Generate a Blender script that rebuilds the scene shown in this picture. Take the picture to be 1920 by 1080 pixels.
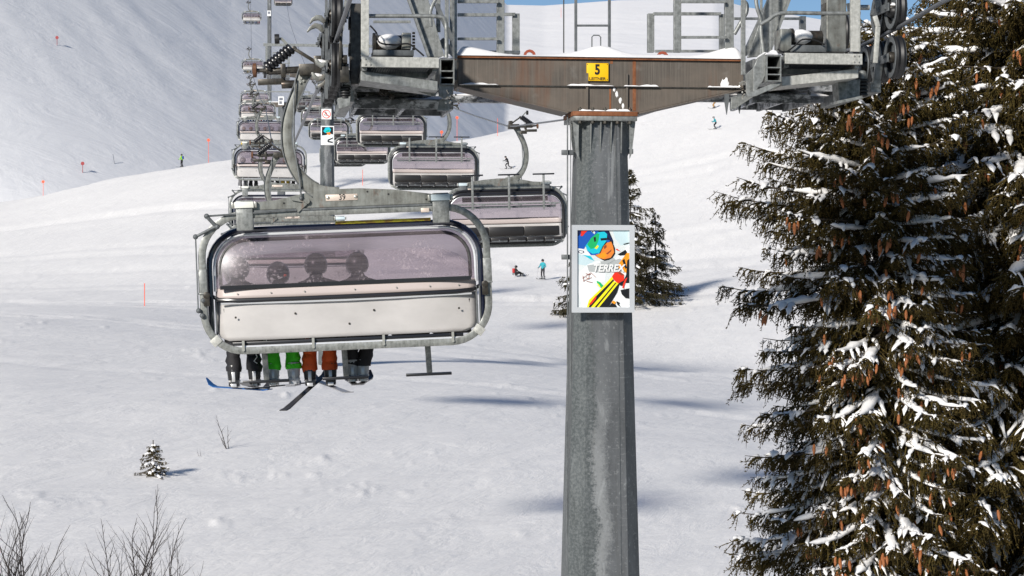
import bpy, bmesh, math, random
import numpy as np
from mathutils import Vector, Matrix
from math import radians as R, sin, cos, pi, sqrt

random.seed(7)
for o in list(bpy.data.objects): bpy.data.objects.remove(o)
SC = bpy.context.scene
COL = SC.collection

# ------------------------------------------------------------------ camera, sky, sun, exposure
FPX = 4073.0                                   # focal length in pixels of the 1920 px wide photograph
cam_d = bpy.data.cameras.new('camera'); cam = bpy.data.objects.new('camera', cam_d); COL.objects.link(cam)
cam_d.sensor_width = 36; cam_d.lens = FPX / 1920 * 36
cam_d.clip_start = .5; cam_d.clip_end = 9000
cam.location = (0, 0, 0); cam.rotation_euler = (R(90), 0, 0)
SC.camera = cam
SUN_AZ, SUN_EL = R(30), R(24.5)                 # azimuth measured from behind the camera towards its left
sdir = Vector((-sin(SUN_AZ) * cos(SUN_EL), -cos(SUN_AZ) * cos(SUN_EL), sin(SUN_EL)))
w = bpy.data.worlds.new("World"); SC.world = w; w.use_nodes = True
nt = w.node_tree; bg = nt.nodes['Background']; sky = nt.nodes.new('ShaderNodeTexSky')
sky.sky_type = 'NISHITA'; sky.sun_disc = False; sky.sun_elevation = SUN_EL
sky.sun_rotation = math.atan2(sdir.x, sdir.y)
sky.altitude = 1800; sky.air_density = 1.0; sky.dust_density = .05; sky.ozone_density = 4
nt.links.new(sky.outputs[0], bg.inputs[0]); bg.inputs[1].default_value = .075
sl = bpy.data.lights.new('sun', 'SUN'); sl.energy = 4.9; sl.angle = R(6); sl.color = (1, .95, .87)
so = bpy.data.objects.new('sun', sl); COL.objects.link(so)
so.rotation_euler = sdir.to_track_quat('Z', 'Y').to_euler(); so.location = sdir * 100
SC.view_settings.view_transform = 'Standard'; SC.view_settings.look = 'None'
SC.view_settings.exposure = .10; SC.view_settings.gamma = 1; SC.view_settings.use_curve_mapping = False
SC.render.resolution_x = 1024; SC.render.resolution_y = 576
try:
    SC.cycles.transparent_max_bounces = 16; SC.cycles.max_bounces = 6
except Exception: pass

# ------------------------------------------------------------------ materials
def _mat(name):
    m = bpy.data.materials.new(name); m.use_nodes = True
    n = m.node_tree; b = n.nodes['Principled BSDF']
    return m, n, b
def plain(name, col, rough=.6, metal=0., spec=.5, coat=0.):
    m, n, b = _mat(name)
    b.inputs['Base Color'].default_value = (*col, 1); b.inputs['Roughness'].default_value = rough
    b.inputs['Metallic'].default_value = metal; b.inputs['Specular IOR Level'].default_value = spec
    b.inputs['Coat Weight'].default_value = coat
    return m
def noise(n, scale, detail=4, vec=None, rough=.6, dist=0.):
    t = n.nodes.new('ShaderNodeTexNoise'); t.inputs['Scale'].default_value = scale
    t.inputs['Detail'].default_value = detail; t.inputs['Roughness'].default_value = rough
    t.inputs['Distortion'].default_value = dist
    if vec: n.links.new(vec, t.inputs['Vector'])
    return t
def mapping(n, scale=(1, 1, 1), rot=(0, 0, 0)):
    c = n.nodes.new('ShaderNodeTexCoord'); m = n.nodes.new('ShaderNodeMapping')
    m.inputs['Scale'].default_value = scale; m.inputs['Rotation'].default_value = rot
    n.links.new(c.outputs['Object'], m.inputs[0]); return m.outputs[0]
def mapping2(n, theta, scale):      # grain stretched along the world direction theta
    c = n.nodes.new('ShaderNodeTexCoord'); m = n.nodes.new('ShaderNodeMapping'); m.inputs['Rotation'].default_value = (0, 0, -theta); n.links.new(c.outputs['Object'], m.inputs[0])
    k = n.nodes.new('ShaderNodeMapping'); k.inputs['Scale'].default_value = scale; n.links.new(m.outputs[0], k.inputs[0]); return k.outputs[0]
def ramp(n, src, stops):
    r = n.nodes.new('ShaderNodeValToRGB'); n.links.new(src, r.inputs[0])
    el = r.color_ramp.elements
    while len(el) < len(stops): el.new(.5)
    for e, (p, c) in zip(el, stops):
        e.position = p; e.color = (*c, 1) if len(c) == 3 else c
    return r.outputs[0]
def mix(n, fac, a, b, mode='MIX'):
    m = n.nodes.new('ShaderNodeMix'); m.data_type = 'RGBA'; m.blend_type = mode
    for sock, v in ((m.inputs[0], fac), (m.inputs[6], a), (m.inputs[7], b)):
        if isinstance(v, (int, float)): sock.default_value = v
        elif isinstance(v, tuple): sock.default_value = (*v, 1)
        else: n.links.new(v, sock)
    return m.outputs[2]
def bump(n, b, h, strength=.3, dist=.01):
    k = n.nodes.new('ShaderNodeBump'); k.inputs['Strength'].default_value = strength; k.inputs['Distance'].default_value = dist
    n.links.new(h, k.inputs['Height']); n.links.new(k.outputs[0], b.inputs['Normal']); return k
def steel(name, dark, light, scale=14, rough=.5, metal=.45, streak=True, rust=None):
    m, n, b = _mat(name)
    a = noise(n, scale, 6, mapping(n)).outputs[0]
    c = ramp(n, a, [(.32, dark), (.55, tuple((x + y) / 2 for x, y in zip(dark, light))), (.72, light)])
    if streak:
        s = noise(n, 3, 5, mapping(n, (9, 9, .7))).outputs[0]
        c = mix(n, ramp(n, s, [(.42, (0, 0, 0)), (.75, (.55, .55, .55))]), c, light)
        s2 = noise(n, 2.2, 5, mapping(n, (6, 6, .4))).outputs[0]
        c = mix(n, ramp(n, s2, [(.55, (0, 0, 0)), (.8, (.6, .6, .6))]), c, tuple(x * .6 for x in dark))
    if rust:
        s3 = noise(n, 5, 6, mapping(n, (2, 2, 1))).outputs[0]
        c = mix(n, ramp(n, s3, [(.60, (0, 0, 0)), (.72, (rust, rust, rust))]), c, (.16, .05, .015))
    n.links.new(c, b.inputs['Base Color']); b.inputs['Metallic'].default_value = metal
    n.links.new(ramp(n, a, [(.3, (rough + .12,) * 3), (.7, (rough - .1,) * 3)]), b.inputs['Roughness'])
    f = noise(n, scale * 6, 3, mapping(n)).outputs[0]; bump(n, b, f, .15, .002)
    return m
M = {}
M['galv'] = steel('galvanised_steel', (.115, .122, .12), (.36, .37, .36), 20, .5, .4)
M['galv_bright'] = steel('bright_galvanised_steel', (.27, .275, .255), (.60, .59, .55), 26, .5, .25)
M['galv_dark'] = steel('weathered_steel', (.07, .078, .085), (.17, .18, .185), 12, .55, .3)
M['hanger'] = steel('hanger_steel', (.10, .10, .09), (.33, .335, .31), 9, .42, .45, rust=.5)
M['frame'] = steel('frame_steel', (.11, .115, .108), (.38, .385, .365), 18, .42, .45)
M['frame_dark'] = steel('dark_frame_steel', (.03, .03, .03), (.10, .10, .10), 14, .5, .3)
def frosty(name, base):
    m = base.copy(); m.name = name; n = m.node_tree; b = n.nodes['Principled BSDF']
    src = b.inputs['Base Color'].links[0].from_socket
    a = noise(n, 7, 8, mapping(n, (1, 1.5, 1.6)), .7).outputs[0]; g = noise(n, 1.6, 3, mapping(n)).outputs[0]
    f = mix(n, 1., ramp(n, a, [(.46, (0, 0, 0)), (.56, (1, 1, 1))]), ramp(n, g, [(.36, (0, 0, 0)), (.55, (.85, .85, .85))]), 'MULTIPLY')
    n.links.new(mix(n, f, src, (.72, .74, .77)), b.inputs['Base Color']); return m
M['frosted'] = frosty('frosted_steel', M['galv_dark'])
M['dark_steel'] = steel('dark_painted_steel', (.045, .042, .038), (.15, .14, .125), 18, .45, .4, rust=.3)
M['black'] = plain('black_rubber', (.012, .012, .013), .5)
M['black_gloss'] = plain('black_plastic', (.014, .014, .017), .28)
M['seat_black'] = plain('black_seat_vinyl', (.02, .018, .018), .38)
M['greasy'] = steel('greasy_steel', (.02, .018, .016), (.10, .09, .075), 25, .35, .5, rust=.3)
M['rust_disc'] = steel('rusty_disc', (.09, .035, .015), (.17, .08, .04), 20, .7, .1)
M['bolt'] = plain('bolt_zinc', (.45, .44, .40), .35, .6)
M['brass'] = plain('pale_anodised_plate', (.62, .52, .45), .45, .2)
M['cap_white'] = plain('pale_cover', (.72, .72, .66), .4)
M['cap_blue'] = plain('bluish_cover', (.55, .64, .68), .4)
M['rope'] = None
m, n, b = _mat('wire_rope')
wv = n.nodes.new('ShaderNodeTexWave'); wv.inputs['Scale'].default_value = 14; wv.inputs['Distortion'].default_value = 1
n.links.new(mapping(n, (1, 1, 1), (.3, .5, .8)), wv.inputs[0])
n.links.new(ramp(n, wv.outputs[0], [(0, (.07, .075, .085)), (1, (.2, .21, .23))]), b.inputs['Base Color'])
b.inputs['Roughness'].default_value = .45; b.inputs['Metallic'].default_value = .4
M['rope'] = m

# weathered brown crossarm
m, n, b = _mat('weathered_crossarm_steel')
s1 = noise(n, 3, 8, mapping(n, (22, 22, .35)), .75).outputs[0]
s0 = noise(n, 2, 5, mapping(n, (1.2, 1, 1.5)), .6).outputs[0]
c = ramp(n, s1, [(.30, (.060, .050, .041)), (.5, (.095, .081, .068)), (.70, (.150, .132, .112))])
c = mix(n, ramp(n, s0, [(.4, (0, 0, 0)), (.65, (.6, .6, .6))]), c, (.155, .125, .10))
s2 = noise(n, 1.1, 5, mapping(n, (2.2, 1, .35))).outputs[0]
c = mix(n, ramp(n, s2, [(.54, (0, 0, 0)), (.66, (.55, .55, .55))]), c, (.15, .055, .02))
s3 = noise(n, 4, 5, mapping(n)).outputs[0]
c = mix(n, ramp(n, s3, [(.6, (0, 0, 0)), (.8, (.35, .35, .35))]), c, (.30, .29, .27))
n.links.new(c, b.inputs['Base Color']); b.inputs['Roughness'].default_value = .62; b.inputs['Metallic'].default_value = .15
bump(n, b, s1, .06, .002); M['arm'] = m
M['rust'] = steel('rust', (.14, .045, .015), (.26, .10, .04), 12, .8, 0)
# tower pole
m, n, b = _mat('galvanised_pole')
s1 = noise(n, 1.3, 9, mapping(n, (3, 3, 1.1)), .72).outputs[0]
c = ramp(n, s1, [(.28, (.068, .072, .077)), (.48, (.105, .11, .116)), (.62, (.13, .136, .143)), (.82, (.24, .25, .256))])
s2 = noise(n, .8, 6, mapping(n, (9, 9, .45)), .6, 1.).outputs[0]
c = mix(n, ramp(n, s2, [(.56, (0, 0, 0)), (.70, (.8, .8, .8))]), c, (.075, .072, .068))
s3 = noise(n, 28, 3, mapping(n)).outputs[0]
c = mix(n, ramp(n, s3, [(.58, (0, 0, 0)), (.7, (.35, .35, .35))]), c, (.36, .37, .375))
s4 = noise(n, .9, 7, mapping(n, (3, 3, .7)), .65, .9).outputs[0]
c = mix(n, ramp(n, s4, [(.55, (0, 0, 0)), (.62, (.55, .55, .55))]), c, (.36, .37, .375))
s5 = noise(n, 5, 4, mapping(n, (.5, .5, 9)), .7, .3).outputs[0]
c = mix(n, ramp(n, s5, [(.62, (0, 0, 0)), (.68, (.22, .22, .22))]), c, (.42, .43, .43))
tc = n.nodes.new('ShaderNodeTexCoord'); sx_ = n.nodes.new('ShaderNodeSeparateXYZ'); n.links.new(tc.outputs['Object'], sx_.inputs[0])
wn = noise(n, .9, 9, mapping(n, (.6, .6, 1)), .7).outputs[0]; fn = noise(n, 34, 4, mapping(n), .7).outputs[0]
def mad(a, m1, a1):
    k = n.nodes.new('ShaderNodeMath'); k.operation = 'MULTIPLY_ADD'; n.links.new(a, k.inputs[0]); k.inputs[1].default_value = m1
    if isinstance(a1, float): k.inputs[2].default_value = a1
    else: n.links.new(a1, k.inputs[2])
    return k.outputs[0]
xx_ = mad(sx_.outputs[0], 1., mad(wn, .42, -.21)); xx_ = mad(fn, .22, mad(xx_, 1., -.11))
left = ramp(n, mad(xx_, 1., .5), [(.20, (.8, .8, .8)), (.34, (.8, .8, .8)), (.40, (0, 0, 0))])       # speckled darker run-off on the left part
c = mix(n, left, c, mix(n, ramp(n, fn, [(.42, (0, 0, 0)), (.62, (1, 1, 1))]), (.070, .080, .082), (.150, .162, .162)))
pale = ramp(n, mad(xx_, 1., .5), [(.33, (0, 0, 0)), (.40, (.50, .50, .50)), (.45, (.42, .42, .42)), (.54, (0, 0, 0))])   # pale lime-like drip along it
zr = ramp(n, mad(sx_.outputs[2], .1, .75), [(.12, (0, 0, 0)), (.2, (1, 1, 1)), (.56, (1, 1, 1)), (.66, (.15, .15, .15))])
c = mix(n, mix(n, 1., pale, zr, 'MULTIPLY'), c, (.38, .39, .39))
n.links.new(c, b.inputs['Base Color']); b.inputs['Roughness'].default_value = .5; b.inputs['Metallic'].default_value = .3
bump(n, b, s1, .2, .004); M['pole'] = m

# snow
def snowmat(name, kind):
    m, n, b = _mat(name)
    b.inputs['Base Color'].default_value = (.87, .85, .832, 1); b.inputs['Roughness'].default_value = .62
    b.inputs['Specular IOR Level'].default_value = .25
    if kind == 'near':
        # wind pressed streaks running up to the right, softer lumps, fine grain
        a = noise(n, .32, 6, mapping2(n, R(58), (.22, 1, 0)), .6, .5).outputs[0]
        g = noise(n, 1.1, 7, mapping2(n, R(64), (.25, 1, 0)), .65, .4).outputs[0]
        f = noise(n, 7, 4, mapping(n)).outputs[0]
        ma = n.nodes.new('ShaderNodeMath'); ma.operation = 'MULTIPLY_ADD'
        n.links.new(g, ma.inputs[0]); ma.inputs[1].default_value = .55; n.links.new(a, ma.inputs[2])
        mb_ = n.nodes.new('ShaderNodeMath'); mb_.operation = 'MULTIPLY_ADD'
        n.links.new(f, mb_.inputs[0]); mb_.inputs[1].default_value = .03; n.links.new(ma.outputs[0], mb_.inputs[2])
        bump(n, b, mb_.outputs[0], .42, .66)
    if kind == 'far':
        a = noise(n, .07, 8, mapping2(n, R(40), (.5, 1, 0)), .6, .6).outputs[0]
        g = noise(n, .26, 5, mapping2(n, R(44), (.30, 1.0, 0)), .6, 1.0).outputs[0]
        ma = n.nodes.new('ShaderNodeMath'); ma.operation = 'MULTIPLY_ADD'
        n.links.new(g, ma.inputs[0]); ma.inputs[1].default_value = .6; n.links.new(a, ma.inputs[2])
        bump(n, b, ma.outputs[0], .30, 1.5)
        b.inputs['Base Color'].default_value = (.82, .815, .825, 1)
    if kind == 'lump':
        f = noise(n, 14, 4, mapping(n)).outputs[0]; bump(n, b, f, .25, .02)
        b.inputs['Base Color'].default_value = (.86, .85, .85, 1)
    return m
M['snow_near'] = snowmat('piste_snow', 'near'); M['snow_far'] = snowmat('mountain_snow', 'far'); M['snow'] = snowmat('lying_snow', 'lump')

# tinted polycarbonate
def glassmat(name, tint, haze, dirt, gloss=.08, hazecol=(.5, .45, .48)):
    m = bpy.data.materials.new(name); m.use_nodes = True; n = m.node_tree; n.nodes.clear()
    out = n.nodes.new('ShaderNodeOutputMaterial'); tr = n.nodes.new('ShaderNodeBsdfTransparent')
    df = n.nodes.new('ShaderNodeBsdfDiffuse'); gl = n.nodes.new('ShaderNodeBsdfGlossy')
    gl.inputs['Roughness'].default_value = .3; gl.inputs['Color'].default_value = (.9, .9, .95, 1)
    tr.inputs[0].default_value = (*tint, 1)
    s = noise(n, 1.8, 8, mapping(n, (.8, 1, 13)), .7).outputs[0]
    fr = noise(n, 26, 5, mapping(n), .7).outputs[0]
    big = noise(n, 1.6, 3, mapping(n)).outputs[0]
    hz = ramp(n, s, [(.35, (haze * .6,) * 3), (.7, (haze * 1.7,) * 3)])
    dm = mix(n, 1., ramp(n, fr, [(.52, (0, 0, 0)), (.62, (1, 1, 1))]), ramp(n, big, [(.50, (0, 0, 0)), (.60, (dirt,) * 3)]), 'MULTIPLY')
    fac = mix(n, 1., hz, dm, 'ADD')
    df.inputs[0].default_value = (*hazecol, 1)
    x = n.nodes.new('ShaderNodeMixShader'); n.links.new(fac, x.inputs[0]); n.links.new(tr.outputs[0], x.inputs[1]); n.links.new(df.outputs[0], x.inputs[2])
    y = n.nodes.new('ShaderNodeMixShader'); fz = n.nodes.new('ShaderNodeFresnel'); fz.inputs[0].default_value = 1.35
    n.links.new(fz.outputs[0], y.inputs[0])
    n.links.new(x.outputs[0], y.inputs[1]); n.links.new(gl.outputs[0], y.inputs[2]); n.links.new(y.outputs[0], out.inputs[0])
    return m
M['window'] = glassmat('tinted_window', (.54, .485, .53), .13, .45, hazecol=(.40, .34, .37))
M['bubble'] = glassmat('tinted_bubble', (.80, .76, .79), .10, .35, hazecol=(.42, .37, .40))
M['bubble_rim'] = plain('navy_rim', (.008, .011, .028), .15, 0, .6, .6)
m, n, b = _mat('white_shell')
s = noise(n, 1.6, 5, mapping(n, (1, 1, 2))).outputs[0]
n.links.new(ramp(n, s, [(.3, (.41, .392, .382)), (.7, (.51, .488, .477))]), b.inputs['Base Color']); b.inputs['Roughness'].default_value = .35
M['shell'] = m
M['strip'] = plain('beige_strip', (.50, .43, .41), .4)
m, n, b = _mat('yellow_strip')
s = noise(n, 9, 6, mapping(n, (1, 1, 3))).outputs[0]
n.links.new(ramp(n, s, [(.42, (.55, .46, .02)), (.56, (.30, .15, .02)), (.66, (.12, .05, .02))]), b.inputs['Base Color'])
M['yellow_strip'] = m
M['white'] = plain('white_paint', (.78, .78, .77), .4)
M['alu'] = plain('brushed_aluminium', (.62, .63, .65), .35, .35)
M['yellow'] = plain('yellow_enamel', (.85, .50, .005), .35)
M['ink'] = plain('black_ink', (.008, .008, .008), .5)
M['red'] = plain('signal_red', (.75, .045, .025), .45)
M['orange_red'] = plain('fluorescent_marker', (.85, .10, .04), .5)
M['dull_red'] = plain('dull_red_marker', (.28, .03, .035), .6)
M['eye_rust'] = plain('red_oxide', (.26, .05, .02), .6)
M['grey_stick'] = plain('grey_stick', (.16, .17, .2), .6)
for k, c_ in dict(black_cloth=(.012, .011, .014), green_cloth=(.05, .55, .012), orange_cloth=(.62, .085, .012), teal_cloth=(.02, .30, .36),
                  lime_cloth=(.28, .62, .03), red_cloth=(.45, .03, .03), blue_cloth=(.02, .08, .30), grey_cloth=(.12, .12, .13), tan_cloth=(.35, .20, .07),
                  yellow_cloth=(.55, .38, .03), skin=(.50, .29, .20)).items():
    m, n, b = _mat(k); f = noise(n, 45, 3, mapping(n)).outputs[0]; g = noise(n, 8, 4, mapping(n)).outputs[0]
    n.links.new(mix(n, ramp(n, g, [(.3, (0, 0, 0)), (.7, (1, 1, 1))]), tuple(x * .8 for x in c_), tuple(min(1, x * 1.15) for x in c_)), b.inputs['Base Color'])
    b.inputs['Roughness'].default_value = .75; bump(n, b, g, .5, .03); M[k] = m
M['boot_grey'] = plain('pale_boot', (.45, .45, .46), .35)
M['buckle'] = plain('buckle_metal', (.55, .55, .56), .3, .3)
M['boot_black'] = plain('dark_boot', (.03, .03, .032), .3)
M['ski_dark'] = plain('dark_ski_base', (.035, .033, .035), .3)
M['ski_grey'] = plain('grey_ski_base', (.28, .28, .30), .3)
M['ski_blue'] = plain('blue_board', (.02, .10, .30), .3)
M['lime'] = plain('lime_plastic', (.55, .60, .02), .4)
M['helmet_dark'] = plain('dark_helmet', (.018, .016, .018), .35)
M['helmet_light'] = plain('pale_helmet', (.20, .19, .19), .35)
M['helmet_brown'] = plain('brown_helmet', (.20, .09, .03), .35)
M['goggle'] = plain('goggle', (.02, .03, .05), .1)

def foliage(name, cols):
    m, n, b = _mat(name)
    a = noise(n, 1.7, 3, mapping(n)).outputs[0]; f = noise(n, 16, 3, mapping(n)).outputs[0]
    c = ramp(n, a, [(.38, cols[0]), (.62, cols[1])])
    c = mix(n, ramp(n, f, [(.45, (0, 0, 0)), (.7, (.8, .8, .8))]), c, cols[2])
    n.links.new(c, b.inputs['Base Color']); b.inputs['Roughness'].default_value = .7; b.inputs['Specular IOR Level'].default_value = .15
    return m
M['needles'] = foliage('spruce_needles', [(.044, .032, .010), (.060, .046, .012), (.105, .070, .018)])
M['needles_far'] = foliage('distant_spruce_needles', [(.030, .027, .014), (.045, .040, .017), (.06, .046, .02)])
M['bark'] = steel('bark', (.03, .022, .016), (.09, .07, .05), 20, .9, 0, False)
M['twig'] = plain('bare_twig', (.035, .028, .026), .7)
m, n, b = _mat('spruce_cone')
s = noise(n, 60, 3, mapping(n)).outputs[0]
n.links.new(ramp(n, s, [(.35, (.24, .075, .022)), (.65, (.40, .15, .05))]), b.inputs['Base Color']); b.inputs['Roughness'].default_value = .6
M['cone'] = m

# ------------------------------------------------------------------ mesh helpers
class MB:
    def __init__(s): s.v = []; s.f = []; s.mi = []; s.cur = 0
    def add(s, vs, fs):
        o = len(s.v); s.v += [tuple(v) for v in vs]; s.f += [tuple(i + o for i in f) for f in fs]; s.mi += [s.cur] * len(fs); return s
    def box(s, c, size, rot=None):
        x, y, z = (k / 2 for k in size); c = Vector(c)
        vs = [Vector((a, b_, d)) for a in (-x, x) for b_ in (-y, y) for d in (-z, z)]
        if rot is not None: vs = [rot @ v for v in vs]
        return s.add([v + c for v in vs], [(0, 1, 3, 2), (4, 6, 7, 5), (0, 4, 5, 1), (2, 3, 7, 6), (0, 2, 6, 4), (1, 5, 7, 3)])
    def bb(s, x0, x1, y0, y1, z0, z1): return s.box(((x0 + x1) / 2, (y0 + y1) / 2, (z0 + z1) / 2), (abs(x1 - x0), abs(y1 - y0), abs(z1 - z0)))
    def beam(s, p, q, w_, h_, up=(0, 0, 1)):
        p = Vector(p); q = Vector(q); d = (q - p); L = d.length; d.normalize(); u = Vector(up)
        sd = d.cross(u)
        if sd.length < 1e-4: sd = d.cross(Vector((0, 1, 0)))
        sd.normalize(); u = sd.cross(d)
        vs = [e + sd * a * w_ / 2 + u * b_ * h_ / 2 for e in (p, q) for a, b_ in ((-1, -1), (1, -1), (1, 1), (-1, 1))]
        return s.add(vs, [(3, 2, 1, 0), (4, 5, 6, 7), (0, 1, 5, 4), (1, 2, 6, 5), (2, 3, 7, 6), (3, 0, 4, 7)])
    def tube(s, pts, r, n=8, closed=False, cap=True):
        pts = [Vector(p) for p in pts]; N = len(pts); rs = r if hasattr(r, '__len__') else [r] * N
        up = None; rings = []
        for i in range(N):
            if closed: d = pts[(i + 1) % N] - pts[i - 1]
            else: d = pts[min(i + 1, N - 1)] - pts[max(i - 1, 0)]
            d.normalize()
            if up is None:
                up = d.orthogonal().normalized()
            else:
                up = up - d * up.dot(d)
                if up.length < 1e-6: up = d.orthogonal()
                up.normalize()
            sd = d.cross(up)
            rings.append([pts[i] + (up * cos(2 * pi * k / n) + sd * sin(2 * pi * k / n)) * rs[i] for k in range(n)])
        vs = [v for rg in rings for v in rg]; fs = []
        for i in range(N if closed else N - 1):
            a = i * n; b_ = ((i + 1) % N) * n
            fs += [(a + k, a + (k + 1) % n, b_ + (k + 1) % n, b_ + k) for k in range(n)]
        if cap and not closed: fs += [tuple(range(n))[::-1], tuple((N - 1) * n + k for k in range(n))]
        return s.add(vs, fs)
    def cyl(s, p, q, r, n=12, r2=None): return s.tube([p, q], [r, r if r2 is None else r2], n)
    def lathe(s, prof, origin=(0, 0, 0), axis='z', n=24, closed=False):
        o = Vector(origin); d = {'x': Vector((1, 0, 0)), 'y': Vector((0, 1, 0)), 'z': Vector((0, 0, 1))}[axis] if isinstance(axis, str) else Vector(axis).normalized()
        u = d.orthogonal().normalized(); w_ = d.cross(u)
        vs = [o + d * h + (u * cos(2 * pi * k / n) + w_ * sin(2 * pi * k / n)) * r for (r, h) in prof for k in range(n)]
        fs = []; P = len(prof)
        for i in range(P if closed else P - 1):
            a = i * n; b_ = ((i + 1) % P) * n
            fs += [(a + k, a + (k + 1) % n, b_ + (k + 1) % n, b_ + k) for k in range(n)]
        if not closed: fs += [tuple(range(n))[::-1], tuple((P - 1) * n + k for k in range(n))]
        return s.add(vs, fs)
    def sweep(s, pts, w_, h_, closed=False):
        # rectangular section; path lies in the xz plane, w_ across the path in plane, h_ along y
        N = len(pts); pts = [Vector(p) for p in pts]; ws = w_ if hasattr(w_, '__len__') else [w_] * N; vs = []
        for i in range(N):
            d = (pts[(i + 1) % N] - pts[i - 1]) if closed else (pts[min(i + 1, N - 1)] - pts[max(i - 1, 0)])
            d.y = 0; d.normalize(); nn = Vector((-d.z, 0, d.x))
            for a, b_ in ((-1, -1), (1, -1), (1, 1), (-1, 1)): vs.append(pts[i] + nn * a * ws[i] / 2 + Vector((0, b_ * h_ / 2, 0)))
        fs = []
        for i in range(N if closed else N - 1):
            a = i * 4; c = ((i + 1) % N) * 4
            fs += [(a + k, a + (k + 1) % 4, c + (k + 1) % 4, c + k) for k in range(4)]
        if not closed: fs += [(3, 2, 1, 0), tuple((N - 1) * 4 + k for k in range(4))]
        return s.add(vs, fs)
    def prism(s, poly, y0, y1):       # polygon (x,z) extruded along y
        n = len(poly); vs = [(x, y0, z) for x, z in poly] + [(x, y1, z) for x, z in poly]
        return s.add(vs, [tuple(range(n)), tuple(range(2 * n - 1, n - 1, -1))] + [(i, i + n, (i + 1) % n + n, (i + 1) % n) for i in range(n)])
    def ball(s, c, r, seg=12, rings=8, rot=None, jit=0, rnd=random):
        c = Vector(c); r = Vector(r) if hasattr(r, '__len__') else Vector((r, r, r)); vs = []
        for i in range(rings + 1):
            th = pi * i / rings
            for k in range(seg):
                ph = 2 * pi * k / seg; p = Vector((sin(th) * cos(ph) * r.x, sin(th) * sin(ph) * r.y, cos(th) * r.z)) * (1 + jit * (rnd.random() - .5))
                if rot is not None: p = rot @ p
                vs.append(c + p)
        fs = [(i * seg + k, (i + 1) * seg + k, (i + 1) * seg + (k + 1) % seg, i * seg + (k + 1) % seg) for i in range(rings) for k in range(seg)]
        return s.add(vs, fs)
    def build(s, name, mats, parent=None, smooth=True, loc=None, bevel=0, kind=None, label=None, angle=35):
        me = bpy.data.meshes.new(name); me.from_pydata([tuple(v) for v in s.v], [], s.f)
        if not isinstance(mats, (list, tuple)): mats = [mats]
        for m_ in mats: me.materials.append(m_)
        if len(mats) > 1: me.polygons.foreach_set('material_index', s.mi)
        bm = bmesh.new(); bm.from_mesh(me); bmesh.ops.remove_doubles(bm, verts=bm.verts, dist=1e-6)
        bmesh.ops.recalc_face_normals(bm, faces=bm.faces)
        if bevel: bmesh.ops.bevel(bm, geom=[e for e in bm.edges if len(e.link_faces) == 2 and e.calc_face_angle(0) > .6], offset=bevel, segments=2, affect='EDGES', profile=.5)
        bm.to_mesh(me); bm.free()
        if smooth:
            me.polygons.foreach_set('use_smooth', [True] * len(me.polygons)); me.set_sharp_from_angle(angle=R(angle))
        me.update()
        return link(name, me, parent, loc, kind, label)
def link(name, me, parent=None, loc=None, kind=None, label=None):
    o = bpy.data.objects.new(name, me); COL.objects.link(o)
    if parent: o.parent = parent
    if loc is not None: o.location = loc
    if kind: o['kind'] = kind
    if label: o['label'] = label
    return o
def tag(o, label, cat, group=None):
    o['label'] = label; o['category'] = cat
    if group: o['group'] = group
    return o
def thing(name, label, cat, loc=(0, 0, 0), rz=0, group=None):
    o = bpy.data.objects.new(name, None); COL.objects.link(o); o.location = loc; o.rotation_euler = (0, 0, rz)
    return tag(o, label, cat, group)
def copy_tree(o, parent=None):
    c = o.copy(); COL.objects.link(c); c.parent = parent
    for ch in list(o.children): copy_tree(ch, c)
    return c
def np_mesh(name, V, F, mat, parent=None, smooth=True, kind=None, loc=None):
    V = np.asarray(V, dtype=np.float32).reshape(-1, 3); F = np.asarray(F, dtype=np.int32); k = F.shape[1]
    me = bpy.data.meshes.new(name); me.vertices.add(len(V)); me.vertices.foreach_set('co', V.ravel())
    me.loops.add(F.size); me.loops.foreach_set('vertex_index', F.ravel())
    me.polygons.add(len(F)); me.polygons.foreach_set('loop_start', np.arange(0, F.size, k, dtype=np.int32))
    me.polygons.foreach_set('loop_total', np.full(len(F), k, dtype=np.int32))
    if smooth: me.polygons.foreach_set('use_smooth', np.ones(len(F), dtype=bool))
    me.materials.append(mat); me.update(calc_edges=True); me.validate()
    return link(name, me, parent, loc, kind)
def text(body, size, mat, name, parent, loc, rot=(R(90), 0, 0), sx=1., ext=.0015, off=0., shear=0., align='CENTER'):
    cu = bpy.data.curves.new(name, 'FONT'); cu.body = body; cu.size = size; cu.extrude = ext; cu.offset = off; cu.shear = shear
    cu.align_x = align; cu.align_y = 'CENTER'; cu.resolution_u = 4
    t = bpy.data.objects.new(name, cu); COL.objects.link(t)
    dg = bpy.context.evaluated_depsgraph_get(); me = bpy.data.meshes.new_from_object(t.evaluated_get(dg))
    bpy.data.objects.remove(t); me.name = name; me.materials.clear(); me.materials.append(mat)
    o = link(name, me, parent, loc); o.rotation_euler = rot; o.scale = (sx, 1, 1); return o
def W(px, py, D): return Vector(((px - 960) / FPX * D, D, (540 - py) / FPX * D))

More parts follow.
